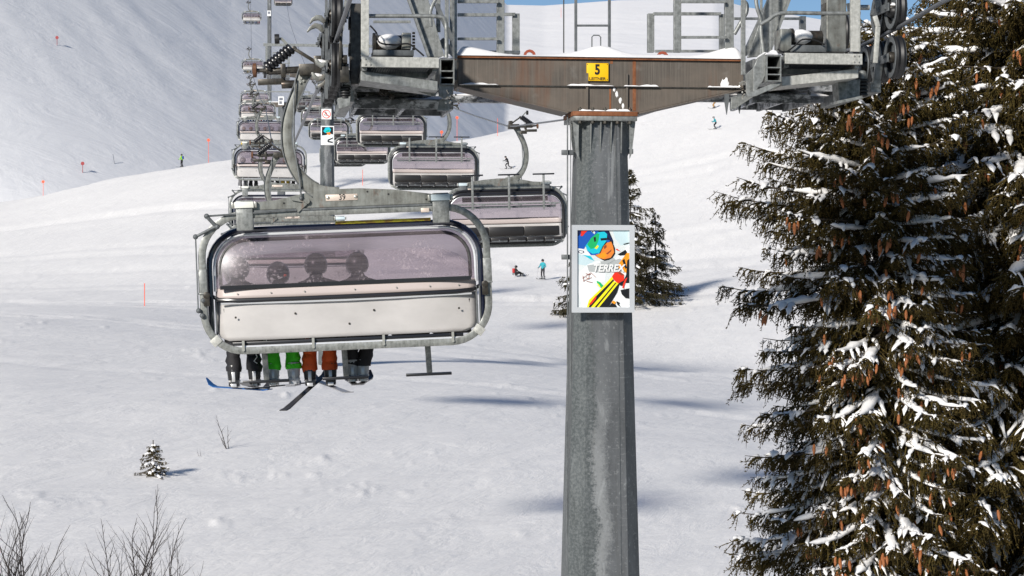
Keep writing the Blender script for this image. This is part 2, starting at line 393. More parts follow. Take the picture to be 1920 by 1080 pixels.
# ------------------------------------------------------------------ terrain
rng = np.random.default_rng(5)
_lat = rng.random((256, 256))
def vnoise(x, y):
    xi = np.floor(x).astype(int); yi = np.floor(y).astype(int); fx = x - xi; fy = y - yi
    fx = fx * fx * (3 - 2 * fx); fy = fy * fy * (3 - 2 * fy)
    a = _lat[xi % 256, yi % 256]; b_ = _lat[(xi + 1) % 256, yi % 256]; c = _lat[xi % 256, (yi + 1) % 256]; d = _lat[(xi + 1) % 256, (yi + 1) % 256]
    return (a * (1 - fx) + b_ * fx) * (1 - fy) + (c * (1 - fx) + d * fx) * fy - .5
def fbm(x, y, o=4, g=.5):
    s = 0; a = 1; k = 1
    for i in range(o): s = s + a * vnoise(x * k + 17.3 * i, y * k + 5.1 * i); a *= g; k *= 2.03
    return s
def blur(T, nx, ny):
    for _ in range(ny): T = (np.vstack([T[:1], T[:-1]]) + 2 * T + np.vstack([T[1:], T[-1:]])) / 4
    for _ in range(nx): T = (np.hstack([T[:, :1], T[:, :-1]]) + 2 * T + np.hstack([T[:, 1:], T[:, -1:]])) / 4
    return T
# near slope: height by bearing (columns) and distance (rows)
NC = np.array([-3000, -600, 0, 200, 430, 830, 1100, 1400, 2000, 2600, 5000.])
ND = np.array([4, 30, 45, 60, 81, 110, 140, 170, 193, 225, 264, 290, 305, 330, 370, 430.])
NZ = np.array([
 [-11] * 11, [-9.4] * 11, [-7.9] * 11, [-6.5, -6.5, -6.5, -6.5, -6.4, -6.3, -6.3, -6.2, -6.0, -6, -6],
 [-4.7, -4.7, -4.65, -4.6, -4.5, -4.5, -4.4, -4.4, -4.2, -4.2, -4.2],
 [-3.1, -3.1, -3.1, -3, -2.9, -2.8, -2.9, -3, -2.8, -2.8, -2.8],
 [-2.6, -2.5, -2.3, -2.1, -2, -1.9, -2.0, -1.9, -1.7, -1.6, -1.6],
 [-2.0, -1.8, -1.4, -1.1, -.9, -.9, -.9, -.3, .3, .5, .5],
 [-1, -.6, .1, .4, .6, .7, 1.3, 2.6, 3.6, 4, 4],
 [1.5, 2.6, 4.4, 5.4, 6.3, 6.9, 7.4, 9.5, 12, 13, 13],
 [3, 5.5, 9.2, 11.6, 14.2, 14.6, 15.8, 19.6, 24, 26, 27],
 [4, 7, 11.1, 14.6, 17.7, 19.4, 22, 25.4, 31, 34, 35],
 [3.5, 6.6, 10.9, 14.6, 17.8, 20.3, 24.6, 29, 35, 38, 39],
 [1, 3, 7, 11, 14, 16.5, 21.5, 26.5, 33, 36, 37],
 [-4, -3, 1, 4, 7, 9, 13, 17, 24, 27, 28], [-12] * 11])
for _i, _D in enumerate(ND):      # the lower slope also falls away to the right
    _k = float(np.interp(_D, [30, 60, 140, 170], [0, .10, .10, 0])); NZ[_i] -= _k * np.clip((NC - 430) / FPX * _D, -12, 36)
dc = np.linspace(-3000, 5000, 801); dd = np.linspace(4, 430, 427)
T0 = np.array([np.interp(dc, NC, r_) for r_ in NZ]); T0 = np.array([np.interp(dd, ND, T0[:, j]) for j in range(len(dc))]).T
T0 = blur(T0, 60, 16)
def near_z(px, D):
    i = np.clip((D - dd[0]) / (dd[1] - dd[0]), 0, len(dd) - 1.001); j = np.clip((px - dc[0]) / (dc[1] - dc[0]), 0, len(dc) - 1.001)
    i0 = np.floor(i).astype(int); j0 = np.floor(j).astype(int); fi = i - i0; fj = j - j0
    return (T0[i0, j0] * (1 - fi) + T0[i0 + 1, j0] * fi) * (1 - fj) + (T0[i0, j0 + 1] * (1 - fi) + T0[i0 + 1, j0 + 1] * fi) * fj
def near_h(X, D):
    z = near_z(960 + X / D * FPX, D)
    amp = np.clip((D - 8) / 60, .15, 1) * np.clip((420 - D) / 80, 0, 1)
    # diagonal drifts and small lumps
    u = X * .50 + D * .866; v = -X * .866 + D * .50
    z = z + amp * (.60 * fbm(u / 40, v / 13, 3, .4) + .14 * fbm(u / 11 + 40, v / 2.4 + 9, 3, .5))
    return z
def ground(X, D): return float(near_h(np.array([float(X)]), np.array([float(D)]))[0])
cols = np.concatenate([np.linspace(-3000, -420, 60), np.linspace(-400, 2320, 560), np.linspace(2340, 5000, 60)])
rows = np.concatenate([np.linspace(4, 44, 20), np.exp(np.linspace(np.log(45), np.log(345), 330)), np.linspace(348, 428, 16)])
PX, DD = np.meshgrid(cols, rows); XX = (PX - 960) / FPX * DD; ZZ = near_h(XX, DD)
clod = fbm(XX / .9 + 31, DD / 1.6 + 3, 3); band = np.clip(fbm(XX / 13 + 3, DD / 9 + 8, 3) * 3.2 + .2, 0, 1)
ZZ += np.clip(clod - .42, 0, 1) * .42 * band * np.clip((DD - 40) / 20, 0, 1) * np.clip((240 - DD) / 60, 0, 1)
# old ski traces: shallow grooves curving over the slope
for (x0, d0, x1, d1, bend, wd, dp) in [(-60, 150, 40, 182, 6, .35, .10), (-58, 147, 40, 176, 7, .35, .08), (-35, 130, 10, 118, -4, .3, .08), (-30, 160, 45, 205, -8, .4, .12),
      (-20, 210, 30, 262, 9, .45, .15), (0, 215, 34, 250, -9, .45, .15), (10, 190, 60, 230, 7, .4, .12), (-45, 240, 0, 205, 9, .5, .14), (-12, 95, 12, 101, 2, .25, .07), (22, 240, 66, 270, 8, .5, .14), (5, 200, 50, 214, 4, .4, .12), (-30, 118, -6, 132, 5, .25, .08), (-34, 126, -4, 128, -6, .25, .08), (-38, 152, -2, 140, 5, .3, .08), (-40, 172, 2, 168, -4, .35, .1), (-28, 185, 18, 196, 6, .35, .1), (10, 128, 34, 138, 3, .3, .08)]:
    t = np.clip((XX - x0) / (x1 - x0), 0, 1); dl = d0 + (d1 - d0) * t + bend * np.sin(t * pi * 1.5); g = np.exp(-((DD - dl) / (wd * 3.2)) ** 2) - .8 * np.exp(-((DD - dl - wd * 5) / (wd * 3)) ** 2) * ((XX > min(x0, x1)) & (XX < max(x0, x1)))
    ZZ -= dp * g
V = np.stack([XX, DD, ZZ], -1); nr, nc = XX.shape
idx = np.arange(nr * nc).reshape(nr, nc)
F = np.stack([idx[:-1, :-1], idx[:-1, 1:], idx[1:, 1:], idx[1:, :-1]], -1).reshape(-1, 4)
gnd = np_mesh('ground', V, F, M['snow_near'], kind='structure')
gnd['label'] = 'snow covered piste and slope below the lift'

# far mountain
HC = np.array([-3000, -600, 0, 430, 830, 950, 1020, 1160, 1340, 1400, 1540, 1720, 2000, 2600, 5000.])
HR = np.array([800, 500, 352, 246, 160, 130.4, 130, 132.5, 133.2, 129.3, 123.6, 120, 113, 105, 90.])
HS = np.array([70, 37, 11, -8, -25, -30, -32, -35, -37, -38, -38, -38, -38, -38, -38.])
cols = np.concatenate([np.linspace(-3000, -420, 50), np.linspace(-400, 2320, 420), np.linspace(2340, 5000, 50)])
rows = np.concatenate([np.linspace(335, 1000, 230), np.linspace(1010, 1500, 30), np.linspace(1600, 6000, 12)])
PX, DD = np.meshgrid(cols, rows); XX = (PX - 960) / FPX * DD
rz_ = np.interp(PX, HC, HR); st = np.interp(PX, HC, HS)
t = np.clip((DD - 335) / 665, 0, 1)
ZZ = st + (rz_ - st) * t ** .88
ZZ = np.where(DD > 1000, rz_ - (DD - 1000) * .12 * np.clip((DD - 1000) / 150, 0, 1), ZZ); ZZ = np.maximum(ZZ, -40)
u = XX * .8 - DD * .6; v = XX * .6 + DD * .8
env = np.clip((DD - 345) / 60, 0, 1) * (1 - .97 * np.exp(-((DD - 1000) / 70.) ** 2))
ZZ += env * (1.3 * fbm(XX / 170 + 2, DD / 120 + 7, 3) + .35 * fbm(u / 22, v / 7, 4) + .08 * fbm(u / 6, v / 2.2, 3))
V = np.stack([XX, DD, ZZ], -1); nr, nc = XX.shape; idx = np.arange(nr * nc).reshape(nr, nc)
F = np.stack([idx[:-1, :-1], idx[:-1, 1:], idx[1:, 1:], idx[1:, :-1]], -1).reshape(-1, 4)
hill = np_mesh('hills', V, F, M['snow_far'], kind='structure'); hill['label'] = 'shaded snow covered mountain side behind the piste'
def hill_z(px, D):
    rz = np.interp(px, HC, HR); s_ = np.interp(px, HC, HS); X = (px - 960) / FPX * D; t_ = (D - 335) / 665
    z = s_ + (rz - s_) * t_ ** .88; e = min(1, (D - 345) / 60) * (1 - .97 * math.exp(-((D - 1000) / 70.) ** 2))
    A = lambda q: np.array([q]); u_ = X * .8 - D * .6; v_ = X * .6 + D * .8
    return float(z + e * (1.3 * fbm(A(X / 170 + 2), A(D / 120 + 7), 3) + .35 * fbm(A(u_ / 22), A(v_ / 7), 4) + .08 * fbm(A(u_ / 6), A(v_ / 2.2), 3))[0])

# ------------------------------------------------------------------ lift line geometry
YAW = math.atan(.1228); LX = Vector((cos(YAW), sin(YAW), 0)); LY = Vector((-sin(YAW), cos(YAW), 0))
TO = Vector((.993, 24.5, 0))                                    # axis of the near tower at eye level
XL, XR = -3.02, 3.03                                            # rope positions across the line
LZ = [(6, 2.9), (19.8, 2.64), (24.5, 2.60), (28.3, 2.63), (43, 2.85), (54, 3.3), (78, 5.2), (102, 8.4), (106, 8.9), (128, 11), (154, 13.7), (180, 16.6), (206, 19.3), (241, 23.2), (258, 25), (300, 30), (340, 37.4), (360, 42.8), (388, 51), (450, 66), (600, 100)]
RZ = [(6, 3.2), (21.85, 2.9), (24.5, 2.76), (40, 3.15), (48, 3.75), (60.6, 4.5), (69.5, 5.5), (83, 7.1), (107, 10.3), (134, 11.0), (160, 12.3), (187, 16.1), (213, 19.2), (241, 22.9), (300, 33), (360, 44), (413, 57), (600, 100)]
def rope_pt(side, D):
    z = np.interp(D, *zip(*(LZ if side < 0 else RZ))); x = XL if side < 0 else XR
    P0 = TO + LX * x; v = (D - P0.y) / LY.y; p = P0 + LY * v
    if side > 0: p += LX * (.33 * max(0, min(1, (D - 30) / 28)))
    p.z = float(z); return p
def T(px, py, v):                                               # photo pixel at depth v along the line -> tower coordinates
    d = Vector(((px - 960) / FPX, 1, (540 - py) / FPX)); k = (v + TO.dot(LY)) / d.dot(LY); P = d * k - TO
    return Vector((P.dot(LX), v, P.z))
def pbox(mb, x0, y0, x1, y1, v0, v1):
    a = T(x0, y0, v0); b_ = T(x1, y1, v0); return mb.bb(a.x, b_.x, v0, v1, b_.z, a.z)
def snowcap(name, x0, x1, y0, y1, z, h, parent, seed=0, mound=None, nx=26, ny=7):
    rr = random.Random(seed); mb = MB(); vs = []; s0 = rr.random() * 9
    for j in range(ny + 1):
        for i in range(nx + 1):
            a = i / nx; b_ = j / ny
            e = min(1, (min(a, 1 - a) * nx / 2.2)) ** .5 * min(1, (min(b_, 1 - b_) * ny / 1.8)) ** .5 if 0 < a < 1 and 0 < b_ < 1 else 0
            hh = h * (1 + .35 * sin(a * 7 + s0) + .2 * sin(a * 19 + s0 * 3 + b_ * 4))
            if mound: hh += sum(m[2] * math.exp(-(((x0 + (x1 - x0) * a) - m[0]) / m[1]) ** 2) for m in mound)
            vs.append((x0 + (x1 - x0) * a, y0 + (y1 - y0) * b_, z + max(.004, hh * e)))
    top = len(vs); W_ = nx + 1
    fs = [(j * W_ + i, j * W_ + i + 1, (j + 1) * W_ + i + 1, (j + 1) * W_ + i) for j in range(ny) for i in range(nx)]
    vs += [(x0, y0, z + .001), (x1, y0, z + .001), (x1, y1, z + .001), (x0, y1, z + .001)]; fs.append((top + 3, top + 2, top + 1, top))
    mb.add(vs, fs); return mb.build(name, M['snow'], parent, kind='stuff', angle=80)

# ---- sheave wheel (axis x)
def sheave_meshes():
    a = MB(); a.lathe([(.165, -.045), (.215, -.052), (.232, -.05), (.236, -.03), (.222, 0), (.236, .03), (.232, .05), (.215, .052), (.165, .045)], axis='x', n=32, closed=True)
    t_ = a.build('tyre', M['black'])
    b_ = MB(); b_.lathe([(.168, -.055), (.222, -.062), (.226, -.055), (.17, -.045)], axis='x', n=32, closed=True)
    b_.lathe([(.168, .055), (.222, .062), (.226, .055), (.17, .045)], axis='x', n=32, closed=True)
    b_.lathe([(.055, -.02), (.17, -.012), (.17, .012), (.055, .02)], axis='x', n=32, closed=True)
    for k in range(6):
        an = k * pi / 3; b_.beam((0, .05 * cos(an), .05 * sin(an)), (0, .168 * cos(an), .168 * sin(an)), .07, .02, (1, 0, 0))
    r_ = b_.build('rim', M['galv_dark'])
    h = MB(); h.lathe([(.02, -.085), (.05, -.08), (.06, -.06), (.06, .06), (.05, .08), (.02, .085)], axis='x', n=16)
    for k in range(6):
        an = k * pi / 3 + .5; h.cyl((-.068, .042 * cos(an), .042 * sin(an)), (-.052, .042 * cos(an), .042 * sin(an)), .008, 6)
    hb = h.build('hub', M['greasy'])
    out = (t_.data, r_.data, hb.data)
    for o in (t_, r_, hb): bpy.data.objects.remove(o)
    return out
TY, RIM, HUB = sheave_meshes()
def sheave(parent, x, v, z, rx=0):
    s_ = MB(); s_.cyl((-.13, 0, 0), (.13, 0, 0), .018, 10); o = s_.build('sheave', M['galv_dark'], parent, loc=(x, v, z)); o.rotation_euler = (rx, 0, 0)
    link('tyre', TY, o); link('rim', RIM, o); link('hub', HUB, o); return o

def black_spring(mb, p, q, r, n=7, seg=18):
    p = Vector(p); q = Vector(q); d = (q - p); L = d.length; prof = []
    for i in range(n):
        h0 = L * i / n; h1 = L * (i + 1) / n; hm = (h0 + h1) / 2
        prof += [(r * .74, h0), (r * .97, h0 + (hm - h0) * .45), (r, hm), (r * .97, h1 - (h1 - hm) * .45)]
    prof.append((r * .74, L)); return mb.lathe(prof, p, d, seg)

def octo(r, ry=None, flat=.62):
    ry = ry or r; f_ = flat; return [(-r * f_, -ry), (r * f_, -ry), (r, -ry * f_), (r, ry * f_), (r * f_, ry), (-r * f_, ry), (-r, ry * f_), (-r, -ry * f_)]
def make_pole(parent, zb, zt, rb, rt, cx=0):
    mb = MB(); N = 14; vs = []
    for i in range(N + 1):
        t_ = i / N; r_ = rb + (rt - rb) * t_; vs += [(cx + x, y, zb + (zt - zb) * t_) for x, y in octo(r_)]
    mb.add(vs, [(i * 8 + k, i * 8 + (k + 1) % 8, (i + 1) * 8 + (k + 1) % 8, (i + 1) * 8 + k) for i in range(N) for k in range(8)] + [tuple(range(8))[::-1], tuple(N * 8 + k for k in range(8))])
    po = mb.build('pole', M['pole'], parent, smooth=False)
    for k_ in (.40,):
        q = MB(); q.beam((cx + rb * k_, -rb - .002, zb), (cx + rt * k_ * 1.2, -rt - .002, zt), .010, .006); q.build('seam', M['galv_dark'], po, smooth=False)
    return po

# ------------------------------------------------------------------ tower 5 (near tower)
tw = thing('lift_tower', 'large near chairlift tower with grey pole, brown crossarm and snow on its galleries', 'lift tower', TO, YAW, 'lift towers')
TOPZ = T(1120, 216, -.3).z
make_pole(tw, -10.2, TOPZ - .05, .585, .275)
fl = MB()
fl.bb(-.36, .36, -.36, .36, TOPZ - .065, TOPZ - .015)                     # lower flange
fl.build('flange', M['galv'], tw, bevel=.004)
fl = MB(); fl.bb(-.365, .365, -.365, .365, TOPZ - .012, TOPZ + .038); fl.build('upper_flange', M['rust'], tw, bevel=.004)
for sx in (-1, 1):                                                       # flared side gussets
    g = MB(); g.prism([(sx * .29, TOPZ - .48), (sx * .285, TOPZ - .07), (sx * .355, TOPZ - .07), (sx * .315, TOPZ - .42)], -.05, -.03); g.build('gusset', M['galv'], tw, smooth=False)
    g = MB(); g.prism([(sx * .29, TOPZ - .48), (sx * .285, TOPZ - .07), (sx * .355, TOPZ - .07), (sx * .315, TOPZ - .42)], -.28, -.26); g.build('gusset', M['galv'], tw, smooth=False)
for gx in (-.155, -.045, .075, .19):
    g = MB(); y0 = -.285
    g.add([(gx - .006, y0, TOPZ - .42), (gx + .006, y0, TOPZ - .42), (gx + .006, y0 - .05, TOPZ - .07), (gx - .006, y0 - .05, TOPZ - .07), (gx - .006, y0, TOPZ - .07), (gx + .006, y0, TOPZ - .07)],
          [(0, 1, 2, 3), (0, 3, 4), (1, 5, 2), (3, 2, 5, 4), (0, 4, 5, 1)]); g.build('gusset', M['galv'], tw, smooth=False)
for bx in (-.28, -.14, 0, .14, .28):
    b1 = MB(); b1.cyl((bx, -.335, TOPZ - .10), (bx, -.335, TOPZ + .085), .012, 8); b1.cyl((bx, -.335, TOPZ - .095), (bx, -.335, TOPZ - .066), .024, 6); b1.cyl((bx, -.335, TOPZ + .039), (bx, -.335, TOPZ + .07), .024, 6)
    b1.build('bolt', M['greasy'], tw)
snowcap('snow_cap', -.30, .30, -.36, -.31, TOPZ + .038, .022, tw, 3)
# crossarm, trapezoid front
AV = -.24
aL, aR = T(858, 113, AV), T(1394, 111, AV)
zt_ = (aL.z + aR.z) / 2; zm = T(1120, 163, AV).z
pl = [(aL.x, zm), (aL.x, zt_), (aR.x, zt_), (aR.x, zm), (.40, TOPZ + .04), (-.40, TOPZ + .04)]
a = MB(); a.prism(pl, AV, -AV); a.build('crossarm', M['arm'], tw, smooth=False, bevel=.004)
a = MB(); a.bb(aL.x, aR.x, AV - .035, -AV + .035, zt_ + .001, zt_ + .02); a.build('top_plate', M['rust'], tw, smooth=False)
for s_, (xa, xb) in ((-1, (aL.x, -.40)), (1, (aR.x, .40))):
    a = MB(); a.beam((xa, 0, zm - .008), (xb, 0, TOPZ + .032), .50, .014); a.build('bottom_plate', M['arm'], tw, smooth=False)
a = MB(); a.bb(aL.x + .01, aR.x - .01, AV - .012, AV - .001, zm - .008, zm + .008); a.build('weld_seam', M['greasy'], tw)
for gx in (-.19, .26):
    g = MB(); g.prism([(gx - .012, TOPZ + .04), (gx + .012, TOPZ + .04), (gx + .012, zm + .15), (gx - .012, zm + .15)], AV - .03, AV - .002); g.build('stiffener', M['arm'], tw, smooth=False)
for (x0, wd, za, zb_) in ((.065, .020, TOPZ + .06, zm - .02), (.075, .03, zm + .26, zt_ - .005), (.33, .035, TOPZ + .06, zt_ - .01)):
    g = MB(); g.bb(x0, x0 + wd, AV - .004, AV - .001, za, zb_); g.build('rust_streak', M['rust'], tw, smooth=False)
# snow on ledges of the crossarm
for x0, x1 in ((-.42, .12), (-.1 + .32, .62), (aL.x + .02, aL.x + .45), (aR.x - .42, aR.x - .05)):
    snowcap('snow_ledge', x0, x1, AV - .05, AV - .003, zm + .004, .018, tw, int(x0 * 100))
for cx_, cz_, rr_ in ((.12, TOPZ + .30, .018), (.15, TOPZ + .24, .022), (.19, TOPZ + .17, .02), (.22, TOPZ + .11, .018), (aR.x - .2, zm + .06, .035), (aR.x - .24, zm + .05, .03)):
    g = MB(); g.ball((cx_, AV - .002, cz_), (rr_ * .8, .006, rr_ * 1.6), 10, 6, jit=.5); g.build('snow_patch', M['snow'], tw, kind='stuff')
snowcap('snow_cap', aL.x - .02, aR.x + .02, AV - .05, .3, zt_ + .021, .042, tw, 11, [(0, .24, .10), (aL.x, .45, .09), (aR.x, .42, .14)], nx=70)
for ex in (T(993, 100, 0).x, T(1242, 100, 0).x):                          # lifting eyes
    g = MB(); pts = [(ex - .055, 0, zt_ + .02)] + [(ex + .055 * cos(q), 0, zt_ + .06 + .055 * sin(q)) for q in np.linspace(pi, 0, 7)] + [(ex + .055, 0, zt_ + .02)]
    g.sweep(pts, .03, .03); g.build('lifting_eye', M['eye_rust'], tw)
g = MB(); hx = T(1118, 80, 0).x; g.tube([(hx - .05, 0, zt_ + .08), (hx - .05, 0, zt_ + .28), (hx - .03, 0, zt_ + .30), (hx + .03, 0, zt_ + .30), (hx + .05, 0, zt_ + .28), (hx + .05, 0, zt_ + .08)], .007, 6); g.build('handle', M['galv_dark'], tw)
# pole side brackets and cable
for px_, py_, wd in ((1064, 286, 14), (1176, 284, 14), (1064, 482, 16)):
    g = MB(); p = T(px_, py_, -.1); g.box(p, (.13, .06, .055)); g.build('bracket', M['galv_dark'], tw, bevel=.003)
g = MB(); a0 = T(1064, 216, -.15); g.tube([a0, T(1064, 700, -.15), T(1062, 1500, -.15), T(1062, 2100, -.15)], .008, 6); g.tube([T(1070, 216, -.12), T(1070, 700, -.12), T(1068, 2100, -.12)], .005, 6)
g.build('cable', M['galv_dark'], tw)
# centre ladder above arm and thin line
def upright(name, px_, y0, y1, wpx, v, dpt=.06, mat='galv', ztop=None):
    g = MB(); a = T(px_ - wpx / 2, y0, v); b_ = T(px_ + wpx / 2, y1, v); g.bb(a.x, b_.x, v, v + dpt, b_.z, a.z); return g.build(name, M[mat], tw, smooth=False, bevel=.003)
def rail(name, x0, y0, x1, y1, wpx, v, dpt=.04, mat='galv'):
    g = MB(); p = T(x0, y0, v); q = T(x1, y1, v); g.beam(p, q, dpt, wpx / 170); return g.build(name, M[mat], tw, smooth=False, bevel=.003)
lad = MB(); lad.bb(0, .001, 0, .001, 3, 3.001)
for x_ in (1080, 1143): upright('ladder_rail', x_, -260, 96, 5, -.05, .03, 'galv_dark')
for y_ in (48, -12, -72, -132, -192): rail('rung', 1081, y_, 1142, y_, 4, -.035, .02, 'galv_dark')
g = MB(); g.tube([T(1057, -250, .1), T(1057, 99, .1)], .007, 6); g.build('thin_line', M['black'], tw)

# work platform frames left and right of the centre (behind the arm)
for (posts, rails) in (
    ([(939, -240, 100, 14, -.15), (853, -240, 110, 8, -.3), (968, 25, 102, 13, .45), (838, -240, 108, 7, -.5), (822, -240, 60, 8, .2), (846, -240, 112, 5, .35)],
     [(858, 3, 934, 3, 6, -.2), (858, 28, 934, 28, 6, -.2), (858, 73, 934, 73, 5, -.2), (946, 27, 966, 27, 6, .43), (872, 98, 975, 98, 6, .4), (700, 41, 770, 41, 5, 1.3), (858, -60, 934, -60, 6, -.2)]),
    ([(1271, -240, 98, 13, -.15), (1221, 25, 98, 12, .45), (1368, -240, 96, 16, -.15), (1355, 26, 95, 10, .45), (1394, -240, 140, 8, -.5), (1428, -240, 103, 4, -.9), (1446, -240, 96, 5, -.2), (1506, 30, 58, 11, 1.5)],
     [(1277, 26, 1352, 26, 6, .43), (1277, 3, 1360, 3, 6, -.2), (1225, 26, 1265, 26, 6, .43), (1277, 70, 1362, 70, 5, -.2), (1228, 96, 1355, 96, 5, .4), (1376, 35, 1502, 35, 5, 1.45), (1277, -60, 1360, -60, 6, -.2)])):
    for (x_, y0, y1, w_, v) in posts: upright('gallery_post', x_, y0, y1, w_, v, .07 if w_ > 8 else .035, 'galv')
    for (x0, y0, x1, y1, w_, v) in rails: rail('rail', x0, y0, x1, y1, w_, v, .035, 'galv')
# big diagonal brace plates
for pts in ([(752, -40), (792, -40), (834, 107), (805, 107)], [(1494, -40), (1452, -40), (1402, 108), (1438, 104)]):
    P3 = [T(x, y, .05) for x, y in pts]; g = MB(); g.prism([(p.x, p.z) for p in P3], .05, .10); g.build('brace', M['galv'], tw, smooth=False, bevel=.004)
for p_, q_ in (((752, -40), (804, 107)), ((1494, -40), (1440, 104))):
    g = MB(); g.beam(T(*p_, .0), T(*q_, 0), .10, .025); g.build('brace_flange', M['galv'], tw, smooth=False)
g = MB(); g.beam(T(1396, 103, .2), T(1448, -10, .2), .09, .05); g.beam(T(1377, 62, .3), T(1400, 20, .3), .05, .03); g.build('inclined_beam', M['galv'], tw, smooth=False)
g = MB(); g.beam(T(818, 8, .2), T(848, 75, .2), .05, .05); g.beam(T(826, 75, .3), T(856, 110, .3), .05, .08); g.build('inclined_beam', M['galv_dark'], tw, smooth=False)
# hoops (curved handrails)
def curve(name, pts, v, r, mat='galv'):
    P = [T(x, y, v) for x, y in pts]; out = []
    for i in range(len(P) - 1):
        p0 = P[max(i - 1, 0)]; p1 = P[i]; p2 = P[i + 1]; p3 = P[min(i + 2, len(P) - 1)]
        for k in range(6):
            t_ = k / 6; out.append(.5 * ((2 * p1) + (p2 - p0) * t_ + (2 * p0 - 5 * p1 + 4 * p2 - p3) * t_ ** 2 + (3 * p1 - p0 - 3 * p2 + p3) * t_ ** 3))
    out.append(P[-1]); g = MB(); g.tube(out, r, 10); return g.build(name, M[mat], tw)
curve('handrail', [(677, 30), (760, 30), (820, 31), (834, 38), (837, 60), (837, 108)], -1.5, .022)
curve('handrail', [(1613, 25), (1540, 25), (1465, 25), (1440, 38), (1426, 46)], -1.5, .022)
curve('hoop', [(822, -10), (811, 10), (807, 25), (808, 50)], -.3, .020)
curve('hoop', [(1392, 0), (1400, 8), (1400, 22), (1394, 34), (1377, 64)], -.3, .022)
curve('hoop', [(1416, -60), (1418, 5), (1426, 35), (1427, 60), (1432, 104)], -.9, .022)

def gallery(side):
    # gallery running along the line beside the sheaves
    if side < 0: xa, xb, yt, yb, p0, p1 = 678, 823, 106, 127, 684, 1.0
    else: xa, xb, yt, yb, p0, p1 = 1472, 1617, 99, 121, 1604, 1.0
    V0 = -1.7; A = T(xa, yt, V0); B = T(xb, yb, V0); zt, zb = A.z, B.z; x0, x1 = A.x, B.x
    g = MB(); g.bb(x0, x1, V0, V0 + .02, zb, zt)
    g.bb(x0, x1, V0 + .02, V0 + .07, zt - .012, zt - .002); g.bb(x0, x1, V0 + .02, V0 + .07, zb + .002, zb + .012)
    g.build('toe_board', M['galv_bright'], tw, smooth=False, bevel=.002)
    for bx in (x0 + .04, x0 + .09) if side < 0 else (x1 - .09, x1 - .04):
        for bz in (zt - .025, zb + .025):
            q = MB(); q.lathe([(.010, 0), (.010, .008), (.004, .012)], (bx, V0 - .001, bz), (0, -1, 0), 6); q.build('bolt', M['bolt'], tw)
    for i, xs in enumerate((x0 + .01, x1 - .06)):                           # side stringers
        q = MB(); q.bb(xs, xs + .05, V0 + .08, 1.75, zb - .03, zt - .02); q.build('stringer', M['galv'], tw, smooth=False)
    n_ = 26                                                               # grating: bearing bars and cross rods
    q = MB()
    for i in range(n_):
        xx = x0 + .07 + (x1 - x0 - .14) * i / (n_ - 1); q.bb(xx - .003, xx + .003, V0 + .09, 1.7, zb + .01, zb + .04)
    for i in range(30):
        yy = V0 + .12 + i * .115; q.bb(x0 + .065, x1 - .065, yy - .004, yy + .004, zb + .042, zb + .05)
    gr = q.build('grating', M['galv_dark'], tw, smooth=False, kind='stuff')
    for i, yy in enumerate((-1.1, -.45, .2, .85, 1.5)):
        q = MB(); q.bb(x0 + .065, x1 - .065, yy, yy + .06, zb - .05, zb + .005); q.build('cross_beam', M['galv'], tw, smooth=False)
    snowcap('snow_layer', x0 + .08, x1 - .08, -.6, 1.6, zb + .052, .05, tw, 21 + side)
    # sloped channel right under the toe board
    q = MB(); za = T(xa, yb + 3, V0).z; s1, s2 = (0, -.10) if side < 0 else (-.10, 0)
    q.add([(x0, V0 + .15, za + s1), (x1, V0 + .15, za + s2), (x1, V0 + .15, za - .10 + s2), (x0, V0 + .15, za - .10 + s1)] + [(x0, V0 + .75, za + s1 - .04), (x1, V0 + .75, za + s2 - .04), (x1, V0 + .75, za - .10 + s2), (x0, V0 + .75, za - .10 + s1)],
          [(0, 1, 2, 3), (7, 6, 5, 4), (0, 4, 5, 1), (3, 2, 6, 7), (0, 3, 7, 4), (1, 5, 6, 2)])
    q.build('channel', M['galv_bright' if side > 0 else 'galv'], tw, smooth=False, bevel=.004)
    # lower frames (far part of the gallery steps down)
    if side < 0: rows_ = [(664, 163, 850, 205, .5), (690, 160, 845, 188, .9)]
    else: rows_ = [(1412, 160, 1520, 194, .5), (1440, 150, 1600, 172, .9)]
    for (qa, qb, qc, qd, v) in rows_:
        a = T(qa, qb, v); c = T(qc, qd, v)
        q = MB(); q.bb(a.x, c.x, v, v + .03, c.z, c.z + .10); q.build('lower_beam', M['frosted'], tw, smooth=False, bevel=.003)
        q = MB(); q.bb(a.x, c.x, v + 1.2, v + 1.23, c.z + .02, c.z + .14); q.build('lower_beam', M['frosted'], tw, smooth=False, bevel=.003)
        q = MB(); q.bb(a.x, a.x + .04, v + .03, v + 1.2, c.z, c.z + .12); q.bb(c.x - .04, c.x, v + .03, v + 1.2, c.z, c.z + .12); q.bb((a.x + c.x) / 2 - .02, (a.x + c.x) / 2 + .02, v + .03, v + 1.2, c.z, c.z + .12)
        q.build('lower_stringer', M['frosted'], tw, smooth=False)
        q = MB(); q.bb(a.x + .05, c.x - .05, v + .04, v + 1.19, c.z + .10, c.z + .115); q.build('deck_plate', M['frosted'], tw, smooth=False)
        snowcap('snow_layer', a.x + .06, c.x - .06, v + .1, v + 1.1, c.z + .116, .05, tw, int(qa))
        q = MB(); q.bb(a.x, a.x + .03, v - .002, v + .03, c.z + .10, a.z); q.bb(c.x - .03, c.x, v - .002, v + .03, c.z + .10, a.z); q.bb(a.x, c.x, v, v + .03, a.z - .05, a.z); q.build('lower_frame', M['frosted'], tw, smooth=False)
gallery(-1); gallery(1)
# front posts of the galleries
upright('gallery_post', 684.5, -240, 105, 15, -1.62, .05, 'galv_bright'); upright('gallery_post', 1604.5, -240, 97, 18, -1.62, .05, 'galv_bright')
